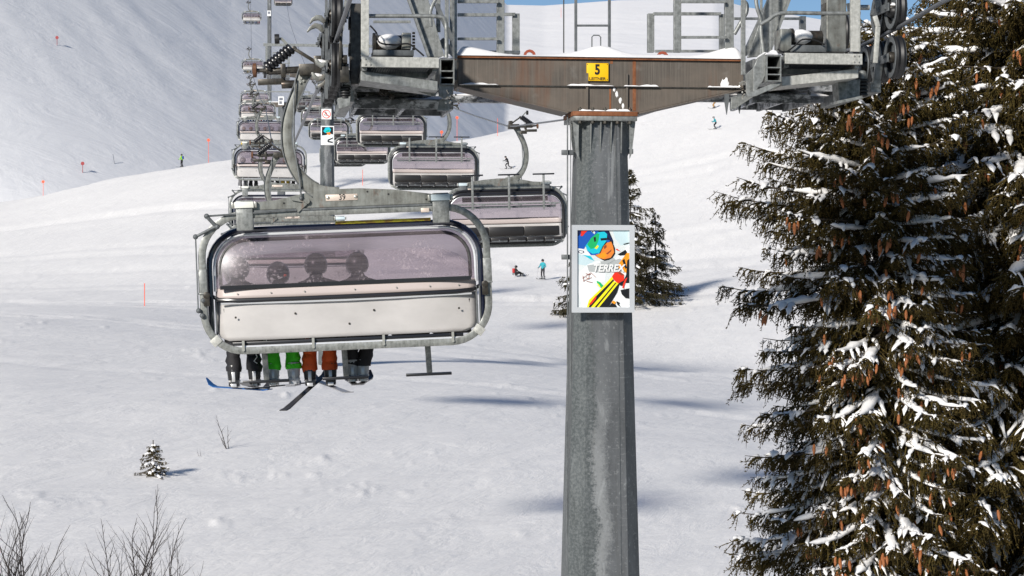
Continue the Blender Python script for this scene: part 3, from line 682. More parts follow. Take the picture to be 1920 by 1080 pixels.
# box beams beside the wheels
for (x0, y0, x1, y1, v, mt) in ((657, 6, 677, 158, -1.0, 'dark_steel'), (1550, -120, 1587, 98, -.9, 'hanger')):
    g = MB(); pbox(g, x0, y0, x1, y1, v, v + .25); g.build('column', M[mt], tw, smooth=False, bevel=.008)
    for k in range(3):
        g = MB(); yy = y0 + 25 + k * 50; pbox(g, x0 - 3, yy, x0 - .5, yy + 22, v + .02, v + .2); g.build('lug', M['greasy'], tw, bevel=.003)
# equipment on the galleries with snow
for side, (x0, x1, ya, yb_, v) in ((-1, (700, 776, 93, 105, -1.2)), (1, (1482, 1548, 84, 98, -1.2))):
    g = MB(); pbox(g, x0, ya, x1, yb_, v, v + .4); g.build('machine_base', M['galv_dark'], tw, bevel=.006)
    g = MB(); a = T(x0 + 4, ya - 12, v + .2); b_ = T(x1 - 8, ya - 12, v + .2); g.cyl(a, b_, .085, 18); g.cyl(a - Vector((.03, 0, 0)), a, .11, 18); g.build('damper', M['greasy'], tw)
    g = MB()
    if side < 0: pbox(g, 754, 61, 771, 92, v, v + .3)
    else: pbox(g, 1464, 54, 1484, 96, v, v + .3)
    g.build('end_block', M['hanger'], tw, bevel=.006)
    g = MB()
    for k in range(6): p = T((773 if side < 0 else 1462), 62 + k * 6, v + .05); g.cyl(p, p + Vector((.03, 0, 0)), .012, 6)
    g.build('studs', M['greasy'], tw, kind='stuff')
    a = T(x0 + 10, ya - 17, v + .05); b_ = T(x1 - 24, ya - 17, v + .05); g = MB(); g.ball(((a.x + b_.x) / 2, v + .2, a.z + .0), ((b_.x - a.x) / 2 + .04, .16, .085), 18, 10, jit=.06); g.build('snow_cap', M['snow'], tw, kind='stuff')
    g = MB(); cpts = [(694, 48), (706, 62), (712, 80), (740, 84), (765, 82), (780, 92), (795, 105)] if side < 0 else [(1546, 84), (1530, 76), (1505, 74), (1490, 86), (1472, 98), (1458, 92)]
    cp = [T(x, y, v - .05) for x, y in cpts]; sm = []
    for i in range(len(cp) - 1):
        p0 = cp[max(i - 1, 0)]; p1 = cp[i]; p2 = cp[i + 1]; p3 = cp[min(i + 2, len(cp) - 1)]
        sm += [.5 * ((2 * p1) + (p2 - p0) * t_ + (2 * p0 - 5 * p1 + 4 * p2 - p3) * t_ ** 2 + (3 * p1 - p0 - 3 * p2 + p3) * t_ ** 3) for t_ in (0, .25, .5, .75)]
    g.tube(sm + [cp[-1]], .009, 6); g.build('cable', M['black'], tw)
# open ended box steps
def openbox(x0, y0, x1, y1, v, dpt, shelves):
    a = T(x0, y0, v); b_ = T(x1, y1, v); t_ = .012; g = MB()
    g.bb(a.x, a.x + t_, v, v + dpt, b_.z, a.z); g.bb(b_.x - t_, b_.x, v, v + dpt, b_.z, a.z)
    g.bb(a.x + t_, b_.x - t_, v + .001, v + dpt, a.z - t_, a.z - .001); g.bb(a.x + t_, b_.x - t_, v + .001, v + dpt, b_.z + .001, b_.z + t_)
    for s_ in shelves: z = a.z + (b_.z - a.z) * s_; g.bb(a.x + t_, b_.x - t_, v + .002, v + dpt, z - .006, z + .006)
    g.bb(a.x + t_, b_.x - t_, v + dpt - .012, v + dpt - .001, b_.z + t_, a.z - t_)
    g.build('box_bracket', M['galv'], tw, smooth=False)
    snowcap('snow_cap', a.x, b_.x, v, v + dpt, a.z + .001, .055, tw, int(x0), nx=10)
openbox(825, 110, 852, 159, -.9, .7, (.47, .73)); openbox(1437, 103, 1465, 153, -1.76, .6, (.47, .73))
for (pts, v) in (([(1413, 128), (1421, 108), (1437, 98), (1437, 135), (1430, 152), (1413, 177)], -1.7), ([(1398, 140), (1412, 128), (1412, 172), (1400, 176)], -1.6),
                 ([(823, 160), (852, 160), (846, 178), (832, 186), (823, 180)], -.85), ([(1400, 176), (1445, 158), (1465, 153), (1462, 160), (1418, 180), (1404, 182)], -1.72),
                 ([(1372, 182), (1418, 178), (1380, 203), (1370, 205)], -.6), ([(825, 185), (848, 188), (842, 208), (820, 208)], -.6)):
    P3 = [T(x, y, v) for x, y in pts]; g = MB(); g.prism([(p.x, p.z) for p in P3], v, v + .04); g.build('bracket_plate', M['galv'], tw, smooth=False, bevel=.003)
# perforated link plate under the left gallery
g = MB()
for (p, q, wd) in (((755, 145), (822, 162), .04), ((753, 158), (812, 178), .035), ((770, 152), (816, 168), .018)):
    g.beam(T(*p, -1.2), T(*q, -1.2), .03, wd)
g.beam(T(756, 142, -1.2), T(753, 162, -1.2), .03, .06); g.beam(T(820, 158, -1.2), T(812, 180, -1.2), .03, .05); g.build('link_plate', M['galv'], tw, smooth=False)
g = MB()
rr = random.Random(4)
for k in range(26):
    x_ = rr.uniform(835, 860) if k < 14 else rr.uniform(1386, 1402); y_ = rr.uniform(168, 208) if k < 14 else rr.uniform(150, 182); p = T(x_, y_, -.95)
    g.cyl(p, p + Vector((rr.uniform(-.03, .03), -.05, rr.uniform(-.03, .03))), .009, 6)
g.build('bolt_cluster', M['bolt'], tw, kind='stuff')
g = MB()
for k in range(12):
    x_ = rr.uniform(712, 800) if k < 7 else rr.uniform(1460, 1540); y_ = rr.uniform(165, 182) if k < 7 else rr.uniform(148, 160); p = T(x_, y_, .3); g.cyl(p, p + Vector((0, -.12, 0)), .02, 8); g.cyl(p, p + Vector((0, -.05, 0)), .035, 8)
g.build('fittings', M['greasy'], tw, kind='stuff')
# downward spikes
for px_, yb_ in ((1363, 215), (1387, 213), (1401, 204)):
    a = T(px_ - 4, 190, -.55); b_ = T(px_ + 4, 190, -.55); c = T(px_, yb_, -.55); d = T(px_ - 4, 176, -.55); e = T(px_ + 4, 176, -.55)
    g = MB(); g.prism([(a.x, a.z), (c.x, c.z), (b_.x, b_.z), (e.x, e.z), (d.x, d.z)], -.55, -.52); g.build('spike_plate', M['galv_dark'], tw, smooth=False)
# arm stubs carrying the sheave assemblies
for x0, x1 in ((660, 856), (1394, 1560)):
    a = T(x0, 118, .3); b_ = T(x1, 158, .3); g = MB(); g.bb(a.x, b_.x, -.15, .3, b_.z, a.z); g.build('arm_stub', M['galv_dark'], tw, smooth=False, bevel=.01)
# long lower beam behind the crossarm
for x0, x1 in ((700, 960), (1290, 1560)):
    a = T(x0, 178, .9); b_ = T(x1, 193, .9); g = MB(); g.bb(a.x, b_.x, .9, 1.0, b_.z, a.z); g.build('rear_beam', M['frosted'], tw, smooth=False, bevel=.004); snowcap('snow_cap', a.x, b_.x, .9, 1.0, a.z + .001, .03, tw, x0)

# sheave assemblies
def assembly(x, ropez, side, par=None):
    par = par or tw; sh = []
    ax = x + .14 * (-side)
    for v in (-1.3, -.78, -.26, .26, .78, 1.3): sheave(par, x, v, ropez - .25 - .004 * v * v)
    for v in (-1.32, -.80, .9, 1.4): sheave(par, x, v, ropez + .27)
    for z_, vs_ in ((ropez - .27, ((-1.3, -.78), (-.26, .26), (.78, 1.3))), (ropez + .28, ((-1.32, -.80), (.9, 1.4)))):
        for va, vb in vs_:
            for xx in (x - .10, x + .10):
                g = MB(); g.beam((xx, va - .08, z_), (xx, vb + .08, z_), .016, .09); g.build('rocker', M['galv_dark'], par, smooth=False, bevel=.004)
    g = MB(); g.bb(ax - .06, ax + .06, -1.05, 1.05, ropez - .62, ropez - .50)
    g.build('main_rocker', M['galv'], par, smooth=False, bevel=.008)
    for v in (-1.04, 0, 1.04):
        g = MB(); g.beam((ax, v, ropez - .56), (x + .10 * (-side), v, ropez - .27), .05, .08); g.build('pivot', M['galv'], par, smooth=False)
        g = MB(); g.beam((ax, v, ropez + .5), (x + .10 * (-side), v, ropez + .27), .04, .07); g.build('pivot', M['galv'], par, smooth=False)
for x_, rz_, sd_ in ((XL, 2.60, -1), (XR, 2.76, 1)): assembly(x_, rz_, sd_)
# rubber springs at the near ends
for (px_, y0, y1, bx0, by0, bx1, by1, v) in ((647, 160, 186, 632, 186, 656, 206, -1.25), (1617, 148, 181, 1564, 154, 1606, 192, -1.1)):
    g = MB(); black_spring(g, T(px_, y1, v), T(px_, y0, v), .062, 5); g.build('rubber_spring', M['black'], tw)
    g = MB(); p = T(px_, y0, v); g.cyl(p, p + Vector((0, 0, .06)), .05, 14); g.ball(p + Vector((0, 0, .065)), (.045, .045, .03)); g.build('spring_cap', M['galv'], tw)
    P3 = [T(x, y, v + .1) for x, y in ((bx0, by0), (bx1, by0 - 3), (bx1 - 1, by1 - 6), (bx0 + 3, by1))]; g = MB(); g.prism([(p.x, p.z) for p in P3], v - .05, v + .2); g.build('spring_bracket', M['galv'], tw, smooth=False, bevel=.004)
    if bx0 > 1000:
        g = MB(); a = T(bx0 - 1, by1 + 2, v - .08); b_ = T(bx1 + 4, by1 - 8, v - .08); g.beam(a, b_, .3, .03); g.build('base_plate', M['galv'], tw, smooth=False)
# rope guides beside the wheels: hooked catchers
def horn(pts, v, wid, snow=False):
    P = [T(x, y, v) for x, y in pts]; g = MB(); g.sweep(P, wid, .09); g.build('rope_catcher', M['hanger'], tw, bevel=.003)
    if snow:
        g = MB(); q = [(p + Vector((0, 0, .03))) for p in P[1:-1]]; g.tube(q, [.012] + [.035] * (len(q) - 2) + [.012], 8); g.build('snow_cap', M['snow'], tw, kind='stuff')
horn([(581, 44), (586, 37), (594, 33), (601, 34), (609, 42)], -1.2, [.012, .03, .05, .055, .03])
horn([(576, 60), (582, 53), (591, 48), (599, 50), (606, 60)], -.9, [.012, .03, .05, .055, .03])
horn([(591, 110), (595, 118), (603, 123), (611, 121), (615, 114)], -1.2, [.02, .045, .05, .045, .03], True)
horn([(585, 136), (589, 144), (596, 149), (604, 147), (609, 140)], -.9, [.02, .045, .05, .045, .03], True)
for (pts, v) in (([(612, 150), (605, 158), (596, 163)], -.9),):
    horn(pts, v, .03)
g = MB(); g.beam(T(612, 0, -1.1), T(612, 185, -1.1), .03, .03); g.beam(T(606, 60, -.9), T(606, 96, -.9), .02, .03); g.build('guide_bar', M['galv_dark'], tw, smooth=False)
g = MB(); g.beam(T(640, 62, -1.55), T(637, 130, -1.55), .03, .03); g.box(T(646, 140, -1.5), (.09, .1, .16)); g.cyl(T(642, 112, -1.5), T(651, 112, -1.5), .05, 12); g.build('clamp_head', M['greasy'], tw, bevel=.003)
g = MB(); g.beam(T(1640, 30, -1.5), T(1646, 50, -1.5), .03, .05); g.beam(T(1646, 50, -1.5), T(1641, 118, -1.5), .03, .05); g.cyl(T(1606, 14, -1.4), T(1630, 14, -1.4), .03, 10); g.build('guide_arm', M['galv_bright'], tw, bevel=.003)
g = MB(); p = T(1676, 22, -1.3); g.ball(p, (.09, .11, .07), 14, 8); g.build('end_roller', M['black'], tw)
snowcap('snow_cap', p.x - .07, p.x + .06, -1.38, -1.22, p.z + .055, .03, tw, 5, nx=8)

# number sign on the crossarm
p = TO + Matrix.Rotation(YAW, 3, 'Z') @ T(1120, 135, AV - .02)
sg = thing('number_sign', 'yellow tower number sign with a black 5 on the brown crossarm', 'sign', p, YAW)
g = MB(); g.box((0, 0, 0), (.255, .006, .205)); g.build('plate', M['yellow'], sg, bevel=.002)
g = MB(); t_ = .005
for (x0, x1, z0, z1) in ((-.128, .128, .0995, .1035), (-.128, .128, -.1035, -.0995), (-.128, -.124, -.0995, .0995), (.124, .128, -.0995, .0995)): g.bb(x0, x1, -.005, -.0035, z0, z1)
g.build('border', M['ink'], sg)
for sx in (-1, 1):
    for sz in (-1, 1):
        g = MB(); g.lathe([(.006, 0), (.004, .003)], (sx * .112, -.0035, sz * .085), (0, -1, 0), 8); g.build('screw', M['greasy'], sg)
text('5', .155, M['ink'], 'digit', sg, (0, -.0045, .022), sx=.78, off=.006)
text('LEITNER', .045, M['ink'], 'lettering', sg, (0, -.0045, -.077), sx=1.12, off=.0008)

# ------------------------------------------------------------------ the poster on the pole
PM = {}
for k, c_ in dict(p_white=(.80, .82, .82), p_sky=(.52, .66, .70), p_blue=(.01, .09, .42), p_navy=(.006, .012, .07), p_cyan=(.01, .50, .62), p_green=(.01, .42, .12),
                  p_face=(.75, .22, .03), p_shade=(.25, .05, .02), p_black=(.008, .008, .01), p_yellow=(.85, .75, .01), p_red=(.75, .03, .01), p_orange=(.85, .30, .01), p_grey=(.42, .44, .44), p_light=(.66, .70, .70)).items():
    PM[k] = plain('print_' + k[2:], c_, .3)
def poster(par, Wd, Hh, y, detail=True):
    """flat print; pic coordinates: 0..573 x 0..818 from the top left"""
    mats = list(PM.values()); names = list(PM.keys()); mb = MB(); lay = [0]
    def P(col, pts):
        lay[0] += 1; mb.cur = names.index(col); yy = y - .0002 * lay[0]
        mb.add([((q[0] / 573 - .5) * Wd, yy, (.5 - q[1] / 818) * Hh) for q in pts], [tuple(range(len(pts)))])
    P('p_light', [(0, 0), (573, 0), (573, 818), (0, 818)])
    P('p_sky', [(390, 0), (573, 0), (573, 150), (480, 160), (420, 90)])
    P('p_sky', [(0, 210), (100, 260), (180, 330), (140, 380), (0, 360)])
    P('p_white', [(20, 450), (120, 360), (220, 330), (420, 300), (573, 150), (573, 818), (60, 818), (10, 640)])
    P('p_light', [(180, 560), (300, 540), (330, 330), (400, 360), (380, 560), (250, 640)]); P('p_grey', [(110, 372), (300, 345), (470, 300), (560, 350), (540, 440), (300, 455), (130, 440)])
    P('p_black', [(60, 60), (150, 0), (350, 0), (398, 110), (400, 150), (418, 190), (420, 250), (380, 310), (300, 325), (230, 290), (120, 210), (60, 130)])
    P('p_blue', [(0, 0), (240, 0), (215, 50), (90, 170), (75, 205), (0, 190)])
    P('p_navy', [(0, 0), (60, 0), (20, 60), (0, 60)])
    P('p_white', [(0, 190), (75, 200), (160, 260), (120, 270), (30, 255), (0, 235)])
    P('p_navy', [(8, 225), (30, 212), (75, 220), (80, 238), (50, 248), (15, 240)]); P('p_white', [(20, 227), (35, 219), (65, 225), (68, 236), (48, 241), (25, 236)])
    P('p_cyan', [(60, 258), (150, 275), (190, 325), (150, 310)])
    P('p_navy', [(240, 5), (330, 0), (395, 110), (385, 120), (330, 60)])
    P('p_cyan', [(92, 165), (150, 90), (230, 20), (300, 15), (330, 40), (325, 110), (280, 170), (240, 250), (170, 258), (110, 215)])
    P('p_green', [(110, 150), (150, 85), (220, 30), (245, 40), (235, 110), (200, 185), (150, 200)])
    P('p_black', [(180, 75), (205, 70), (208, 115), (190, 125)]); P('p_yellow', [(190, 190), (225, 155), (238, 170), (215, 200)])
    P('p_blue', [(110, 215), (170, 250), (245, 240), (215, 262), (150, 262)])
    P('p_black', [(255, 85), (320, 80), (370, 105), (365, 125), (310, 105), (262, 110)])
    P('p_blue', [(320, 100), (360, 105), (350, 135), (325, 130)])
    P('p_face', [(200, 262), (255, 245), (290, 170), (330, 130), (375, 120), (395, 170), (408, 235), (370, 290), (300, 308), (240, 295)])
    P('p_shade', [(318, 250), (380, 200), (372, 225), (335, 255)]); P('p_orange', [(225, 265), (300, 230), (330, 270), (290, 300), (240, 285)]); P('p_shade', [(290, 175), (320, 150), (325, 180), (300, 200)])
    P('p_grey', [(250, 330), (340, 320), (400, 290), (420, 310), (330, 360), (270, 360)])
    P('p_red', [(38, 60), (45, 5), (70, 0), (120, 0), (85, 30), (60, 62)])
    P('p_light', [(150, 8), (180, 0), (200, 25), (190, 42)]); P('p_black', [(158, 12), (180, 10), (180, 20), (165, 24)])
    P('p_black', [(445, 255), (500, 225), (530, 205), (548, 230), (540, 262), (470, 268)]); P('p_red', [(420, 200), (440, 195), (480, 225), (440, 212)])
    P('p_black', [(505, 145), (573, 128), (573, 138), (515, 152)])
    P('p_orange', [(455, 400), (460, 350), (500, 300), (545, 240), (573, 240), (573, 480), (520, 440)])
    P('p_black', [(495, 320), (520, 300), (548, 400), (530, 410)]); P('p_black', [(550, 320), (573, 300), (573, 560), (500, 560), (540, 470)])
    P('p_yellow', [(105, 818), (130, 740), (260, 620), (385, 490), (400, 540), (460, 560), (260, 818)])
    P('p_black', [(165, 740), (395, 520), (405, 535), (150, 818), (125, 818)]); P('p_black', [(190, 818), (420, 555), (432, 560), (215, 818)])
    P('p_black', [(240, 818), (450, 570), (470, 560), (440, 660), (340, 818)])
    P('p_red', [(125, 790), (200, 700), (215, 690), (205, 730), (150, 790)])
    P('p_red', [(383, 490), (410, 450), (470, 440), (515, 470), (515, 530), (450, 565), (405, 530)])
    P('p_shade', [(440, 450), (480, 445), (515, 475), (490, 480)]); P('p_black', [(450, 568), (518, 530), (522, 585), (480, 590)])
    P('p_red', [(525, 520), (552, 500), (520, 590), (515, 620), (495, 610), (505, 570)]); P('p_black', [(475, 635), (573, 615), (573, 725), (530, 720), (490, 680)])
    P('p_green', [(210, 535), (250, 550), (290, 590), (260, 610), (230, 590)]); P('p_yellow', [(215, 560), (235, 570), (260, 605), (240, 600)])
    P('p_black', [(340, 818), (390, 760), (410, 770), (440, 818)]); P('p_orange', [(375, 765), (400, 745), (430, 765), (410, 785)]); P('p_black', [(430, 750), (470, 770), (460, 785), (480, 818), (440, 790)])
    if detail:
        for a, b_ in (((55, 510), (150, 450)), ((60, 540), (160, 500)), ((90, 460), (150, 470)), ((95, 500), (130, 520)), ((150, 450), (205, 500)), ((60, 480), (75, 545)), ((100, 540), (170, 555)), ((130, 460), (125, 520))):
            d = Vector((b_[0] - a[0], b_[1] - a[1])).normalized() * 2.5; P('p_shade', [(a[0] - d.y, a[1] + d.x), (b_[0] - d.y, b_[1] + d.x), (b_[0] + d.y, b_[1] - d.x), (a[0] + d.y, a[1] - d.x)])
    o = mb.build('print', mats, par, smooth=False)
    for pg in o.data.polygons:
        if pg.normal.y > 0: pg.flip()
    return lay[0] * .0002
PV = -.47
pc = T(1131, 504, PV); pw = (T(1190, 504, PV).x - T(1073, 504, PV).x); ph = (T(1131, 422, PV).z - T(1131, 586, PV).z)
ps = thing('poster_frame', 'framed advertising poster of a goggled skier lettered TERREX on the near pole', 'poster', TO + Matrix.Rotation(YAW, 3, 'Z') @ Vector((pc.x, PV, pc.z)), YAW)
g = MB(); b_ = .058
g.bb(-pw / 2, pw / 2, -.02, .03, ph / 2 - b_, ph / 2); g.bb(-pw / 2, pw / 2, -.02, .03, -ph / 2, -ph / 2 + b_)
g.bb(-pw / 2, -pw / 2 + b_, -.02, .03, -ph / 2 + b_, ph / 2 - b_); g.bb(pw / 2 - b_, pw / 2, -.02, .03, -ph / 2 + b_, ph / 2 - b_); g.build('frame', M['alu'], ps, smooth=False)
g = MB(); g.bb(-pw / 2 + .01, pw / 2 - .01, .005, .028, -ph / 2 + .01, ph / 2 - .01); g.build('backing', M['white'], ps, smooth=False)
poster(ps, pw - 2 * b_, ph - 2 * b_, .004)
text('TERREX', .112, M['white'], 'lettering', ps, (.055, -.0105, (.5 - 405 / 818) * (ph - 2 * b_)), sx=.88, off=.0035, shear=.25)
g = MB(); g.bb(-.2, .2, .032, .18, .2, .25); g.bb(-.2, .2, .032, .18, -.25, -.2); g.build('mounting_rail', M['galv_dark'], ps, smooth=False)

# ------------------------------------------------------------------ ropes
for side, lab in ((-1, 'steel haul rope of the left, uphill side running over the sheaves'), (1, 'steel haul rope of the right, downhill side running over the sheaves')):
    Ds = list(np.linspace(6, 20, 8)) + list(np.linspace(22, 110, 60)) + list(np.linspace(115, 600, 60))
    g = MB(); g.tube([rope_pt(side, D) for D in Ds], [.0225 if D < 150 else .03 for D in Ds], 10); tag(g.build('haul_rope', M['rope']), lab, 'rope', 'haul ropes of the lift')

# ------------------------------------------------------------------ further towers of the line
def far_tower(D, army, label, wb, wt, base_z, arm_rot=True):
    v = (D - TO.y) / LY.y; p = TO + LY * v; az = (540 - army) / FPX * D
    t_ = thing('lift_tower', label, 'lift tower', (p.x, p.y, az), YAW, 'lift towers')
    make_pole(t_, base_z - az - .5, -.25, wb, wt)
    g = MB(); g.prism([(-2.6, -.02), (-2.6, .22), (2.6, .22), (2.6, -.02), (.4, -.3), (-.4, -.3)], -.2, .2); g.build('crossarm', M['arm'], t_, smooth=False)
    snowcap('snow_cap', -2.6, 2.6, -.2, .2, .222, .08, t_, 9)
    for s_ in (-1, 1):
        x = XL if s_ < 0 else XR
        for vv in (-.8, -.3, .3, .8): sheave(t_, x, vv, .1)
        g = MB(); g.bb(x - .06 - s_ * .15, x + .06 - s_ * .15, -1.1, 1.1, -.15, .05); g.build('main_rocker', M['galv'], t_, smooth=False)
        g = MB(); xx = x - s_ * .75
        g.bb(xx - .42, xx + .42, -1.6, 1.6, -.35, -.31); g.bb(xx - .42, xx + .42, -1.6, -1.55, -.31, -.2); g.build('gallery', M['galv_dark'], t_, smooth=False)
        g = MB()
        for vv in (-1.55, 1.5):
            for a in (-.4, .38): g.bb(xx + a, xx + a + .04, vv, vv + .04, -.2, .85)
            g.bb(xx - .4, xx + .42, vv, vv + .04, .85, .9); g.bb(xx - .4, xx + .42, vv, vv + .03, .35, .39)
        g.build('railing', M['galv'], t_, smooth=False)
    g = MB(); g.bb(-3.1, 3.2, -.1, .0, 1.35, 1.48); g.bb(-3.0, -2.9, -.1, 0, .2, 1.35); g.bb(3.0, 3.1, -.1, 0, .2, 1.35); g.build('maintenance_beam', M['galv'], t_, smooth=False)
    g = MB()
    for k in range(18):
        g.bb(-.25, .25, .36, .38, -1 - k * .5, -.97 - k * .5)
    g.bb(-.27, -.25, .35, .39, -10, -.3); g.bb(.25, .27, .35, .39, -10, -.3); g.build('ladder', M['galv_dark'], t_, smooth=False)
    return t_
t2 = far_tower(106, 140, 'second tower of the line, behind the sheaves, with a round red prohibition sign', .46, .29, -6)
t3 = far_tower(241, 196, 'third tower, thin grey pole with a small white sign left of the second tower', .46, .34, 9)
t4 = far_tower(360, -60, 'most distant tower, thin pole rising at the top edge beside the far chairs', .42, .32, -22)
def on_tower(t_, px, py, D, dv): return T
# no swinging sign and poster on second tower
def signpt(px, py, D): return W(px, py, D)
sp = thing('prohibition_sign', 'square white sign with red circle and slash on the second tower', 'sign', signpt(612, 214, 105.1), YAW)
g = MB(); g.box((0, 0, 0), (.48, .02, .50)); g.build('plate', M['white'], sp)
g = MB(); g.tube([(.19 * cos(q), -.014, .19 * sin(q)) for q in np.linspace(0, 2 * pi, 33)[:-1]], .017, 6, True); g.beam((-.13, -.02, .13), (.13, -.02, -.13), .006, .03); g.build('red_ring', M['red'], sp)
g = MB(); g.beam((-.02, -.012, .06), (.03, -.012, -.04), .004, .05); g.ball((-.03, -.012, .10), (.028, .004, .028)); g.beam((.03, -.012, -.04), (.10, -.012, -.06), .004, .03); g.beam((-.02, -.012, .04), (-.10, -.012, -.02), .004, .02); g.beam((-.12, -.012, -.04), (.12, -.012, -.08), .004, .02)
g.build('pictogram', M['ink'], sp)
p2 = thing('poster_frame', 'small framed skier poster on the second tower below the round red sign', 'poster', signpt(614, 254, 105.0), YAW)
pw2, ph2 = .64, .93
g = MB(); g.box((0, 0, 0), (pw2, .04, ph2)); g.build('frame', M['white'], p2, bevel=.005)
o_ = MB(); cols_ = ['p_light', 'p_black', 'p_cyan', 'p_face', 'p_white', 'p_black']
mm = [PM[c] for c in ('p_light', 'p_black', 'p_cyan', 'p_face', 'p_white', 'p_green')]
for i, (ci, pts) in enumerate([(0, [(-.27, -.41), (.27, -.41), (.27, .41), (-.27, .41)]), (1, [(-.27, 0), (-.05, .02), (.05, .1), (.27, .05), (.27, .41), (-.27, .41)]), (2, [(-.2, .2), (-.1, .38), (.08, .40), (.17, .28), (.12, .17), (-.1, .12)]),
     (3, [(-.05, .14), (.1, .16), (.16, .10), (.1, 0), (0, .0)]), (5, [(-.1, .2), (.08, .28), (.1, .22), (-.05, .16)]), (4, [(-.2, -.41), (-.18, -.05), (0, .04), (.18, .0), (.26, -.3), (.26, -.41)]), (1, [(.0, -.2), (.25, -.1), (.25, -.16), (.05, -.26), (.25, -.3), (.25, -.37), (0, -.33)])]):
    o_.cur = ci; o_.add([(x, -.021 - .002 * (i + 1), z) for x, z in pts], [tuple(range(len(pts)))])
o_.build('print', mm, p2, smooth=False)
p3 = W(527, 189, 240.1); s3 = thing('tower_sign', 'small white sign panel on the third tower', 'sign', p3, YAW)
g = MB(); g.box((0, 0, 0), (.62, .03, .95)); g.build('plate', M['white'], s3); g = MB(); g.bb(-.2, .2, -.02, -.017, .05, .35); g.bb(-.2, .1, -.02, -.017, -.35, -.05); g.build('print', M['grey_stick'], s3)
s4 = thing('tower_sign', 'tiny pale sign on the most distant pole near the top edge', 'sign', W(504.5, 25, 359.2), YAW)
g = MB(); g.box((0, 0, 0), (.6, .03, .9)); g.build('plate', M['white'], s4); g = MB(); g.bb(-.2, .2, -.02, -.017, -.1, .3); g.build('print', M['grey_stick'], s4)

# ------------------------------------------------------------------ chair (seen from behind; y = direction of travel, origin on the rope)
CX, CZ = .20, -2.50
def rrect(hw, zb, zt, r, n=8, cx=CX, cz=CZ, y=0., rb=None):
    rb = rb or r; pts = []
    for (sx, z, q0, rr_) in ((1, zt, 0, r), (-1, zt, pi / 2, r), (-1, zb, pi, rb), (1, zb, 1.5 * pi, rb)):
        ccx = sx * (hw - rr_); ccz = z - rr_ if z == zt else z + rr_
        pts += [(cx + ccx + rr_ * cos(q0 + pi / 2 * k / n), y, cz + ccz + rr_ * sin(q0 + pi / 2 * k / n)) for k in range(n + 1)]
    return pts
def arch(hw, zt, r, ze, yf, n=9):
    pts = [(CX - hw, yf(CX - hw, CZ + z), CZ + z) for z in np.linspace(ze, zt - r, 4)[:-1]]
    pts += [(CX - hw + r - r * cos(q), yf(CX - hw + r - r * cos(q), CZ + zt - r + r * sin(q)), CZ + zt - r + r * sin(q)) for q in np.linspace(0, pi / 2, n)]
    return pts + [(2 * CX - p[0], p[1], p[2]) for p in pts[::-1]]
def shellgrid(mb, hw, zb, zt, r, yfun, nz=14, nx=30, rb=0., th=.0):
    vs = []
    zs = np.linspace(zb, zt, nz + 1) if r == 0 else np.concatenate([np.linspace(zb, zt - r, nz - 6), zt - r + r * np.sin(np.linspace(0, pi / 2 * .999, 8))[1:]]); nz = len(zs) - 1
    for z in zs:
        w_ = hw
        if r and z > zt - r: w_ = hw - r + sqrt(max(0, r * r - (z - zt + r) ** 2))
        if rb and z < zb + rb: w_ = min(w_, hw - rb + sqrt(max(0, rb * rb - (zb + rb - z) ** 2)))
        for i in range(nx + 1):
            a = -1 + 2 * i / nx; x = a * w_; vs.append((CX + x, yfun(x / hw, (z - zb) / (zt - zb)), CZ + z))
    W_ = nx + 1; mb.add(vs, [(j * W_ + i, j * W_ + i + 1, (j + 1) * W_ + i + 1, (j + 1) * W_ + i) for j in range(nz) for i in range(nx)]); return mb
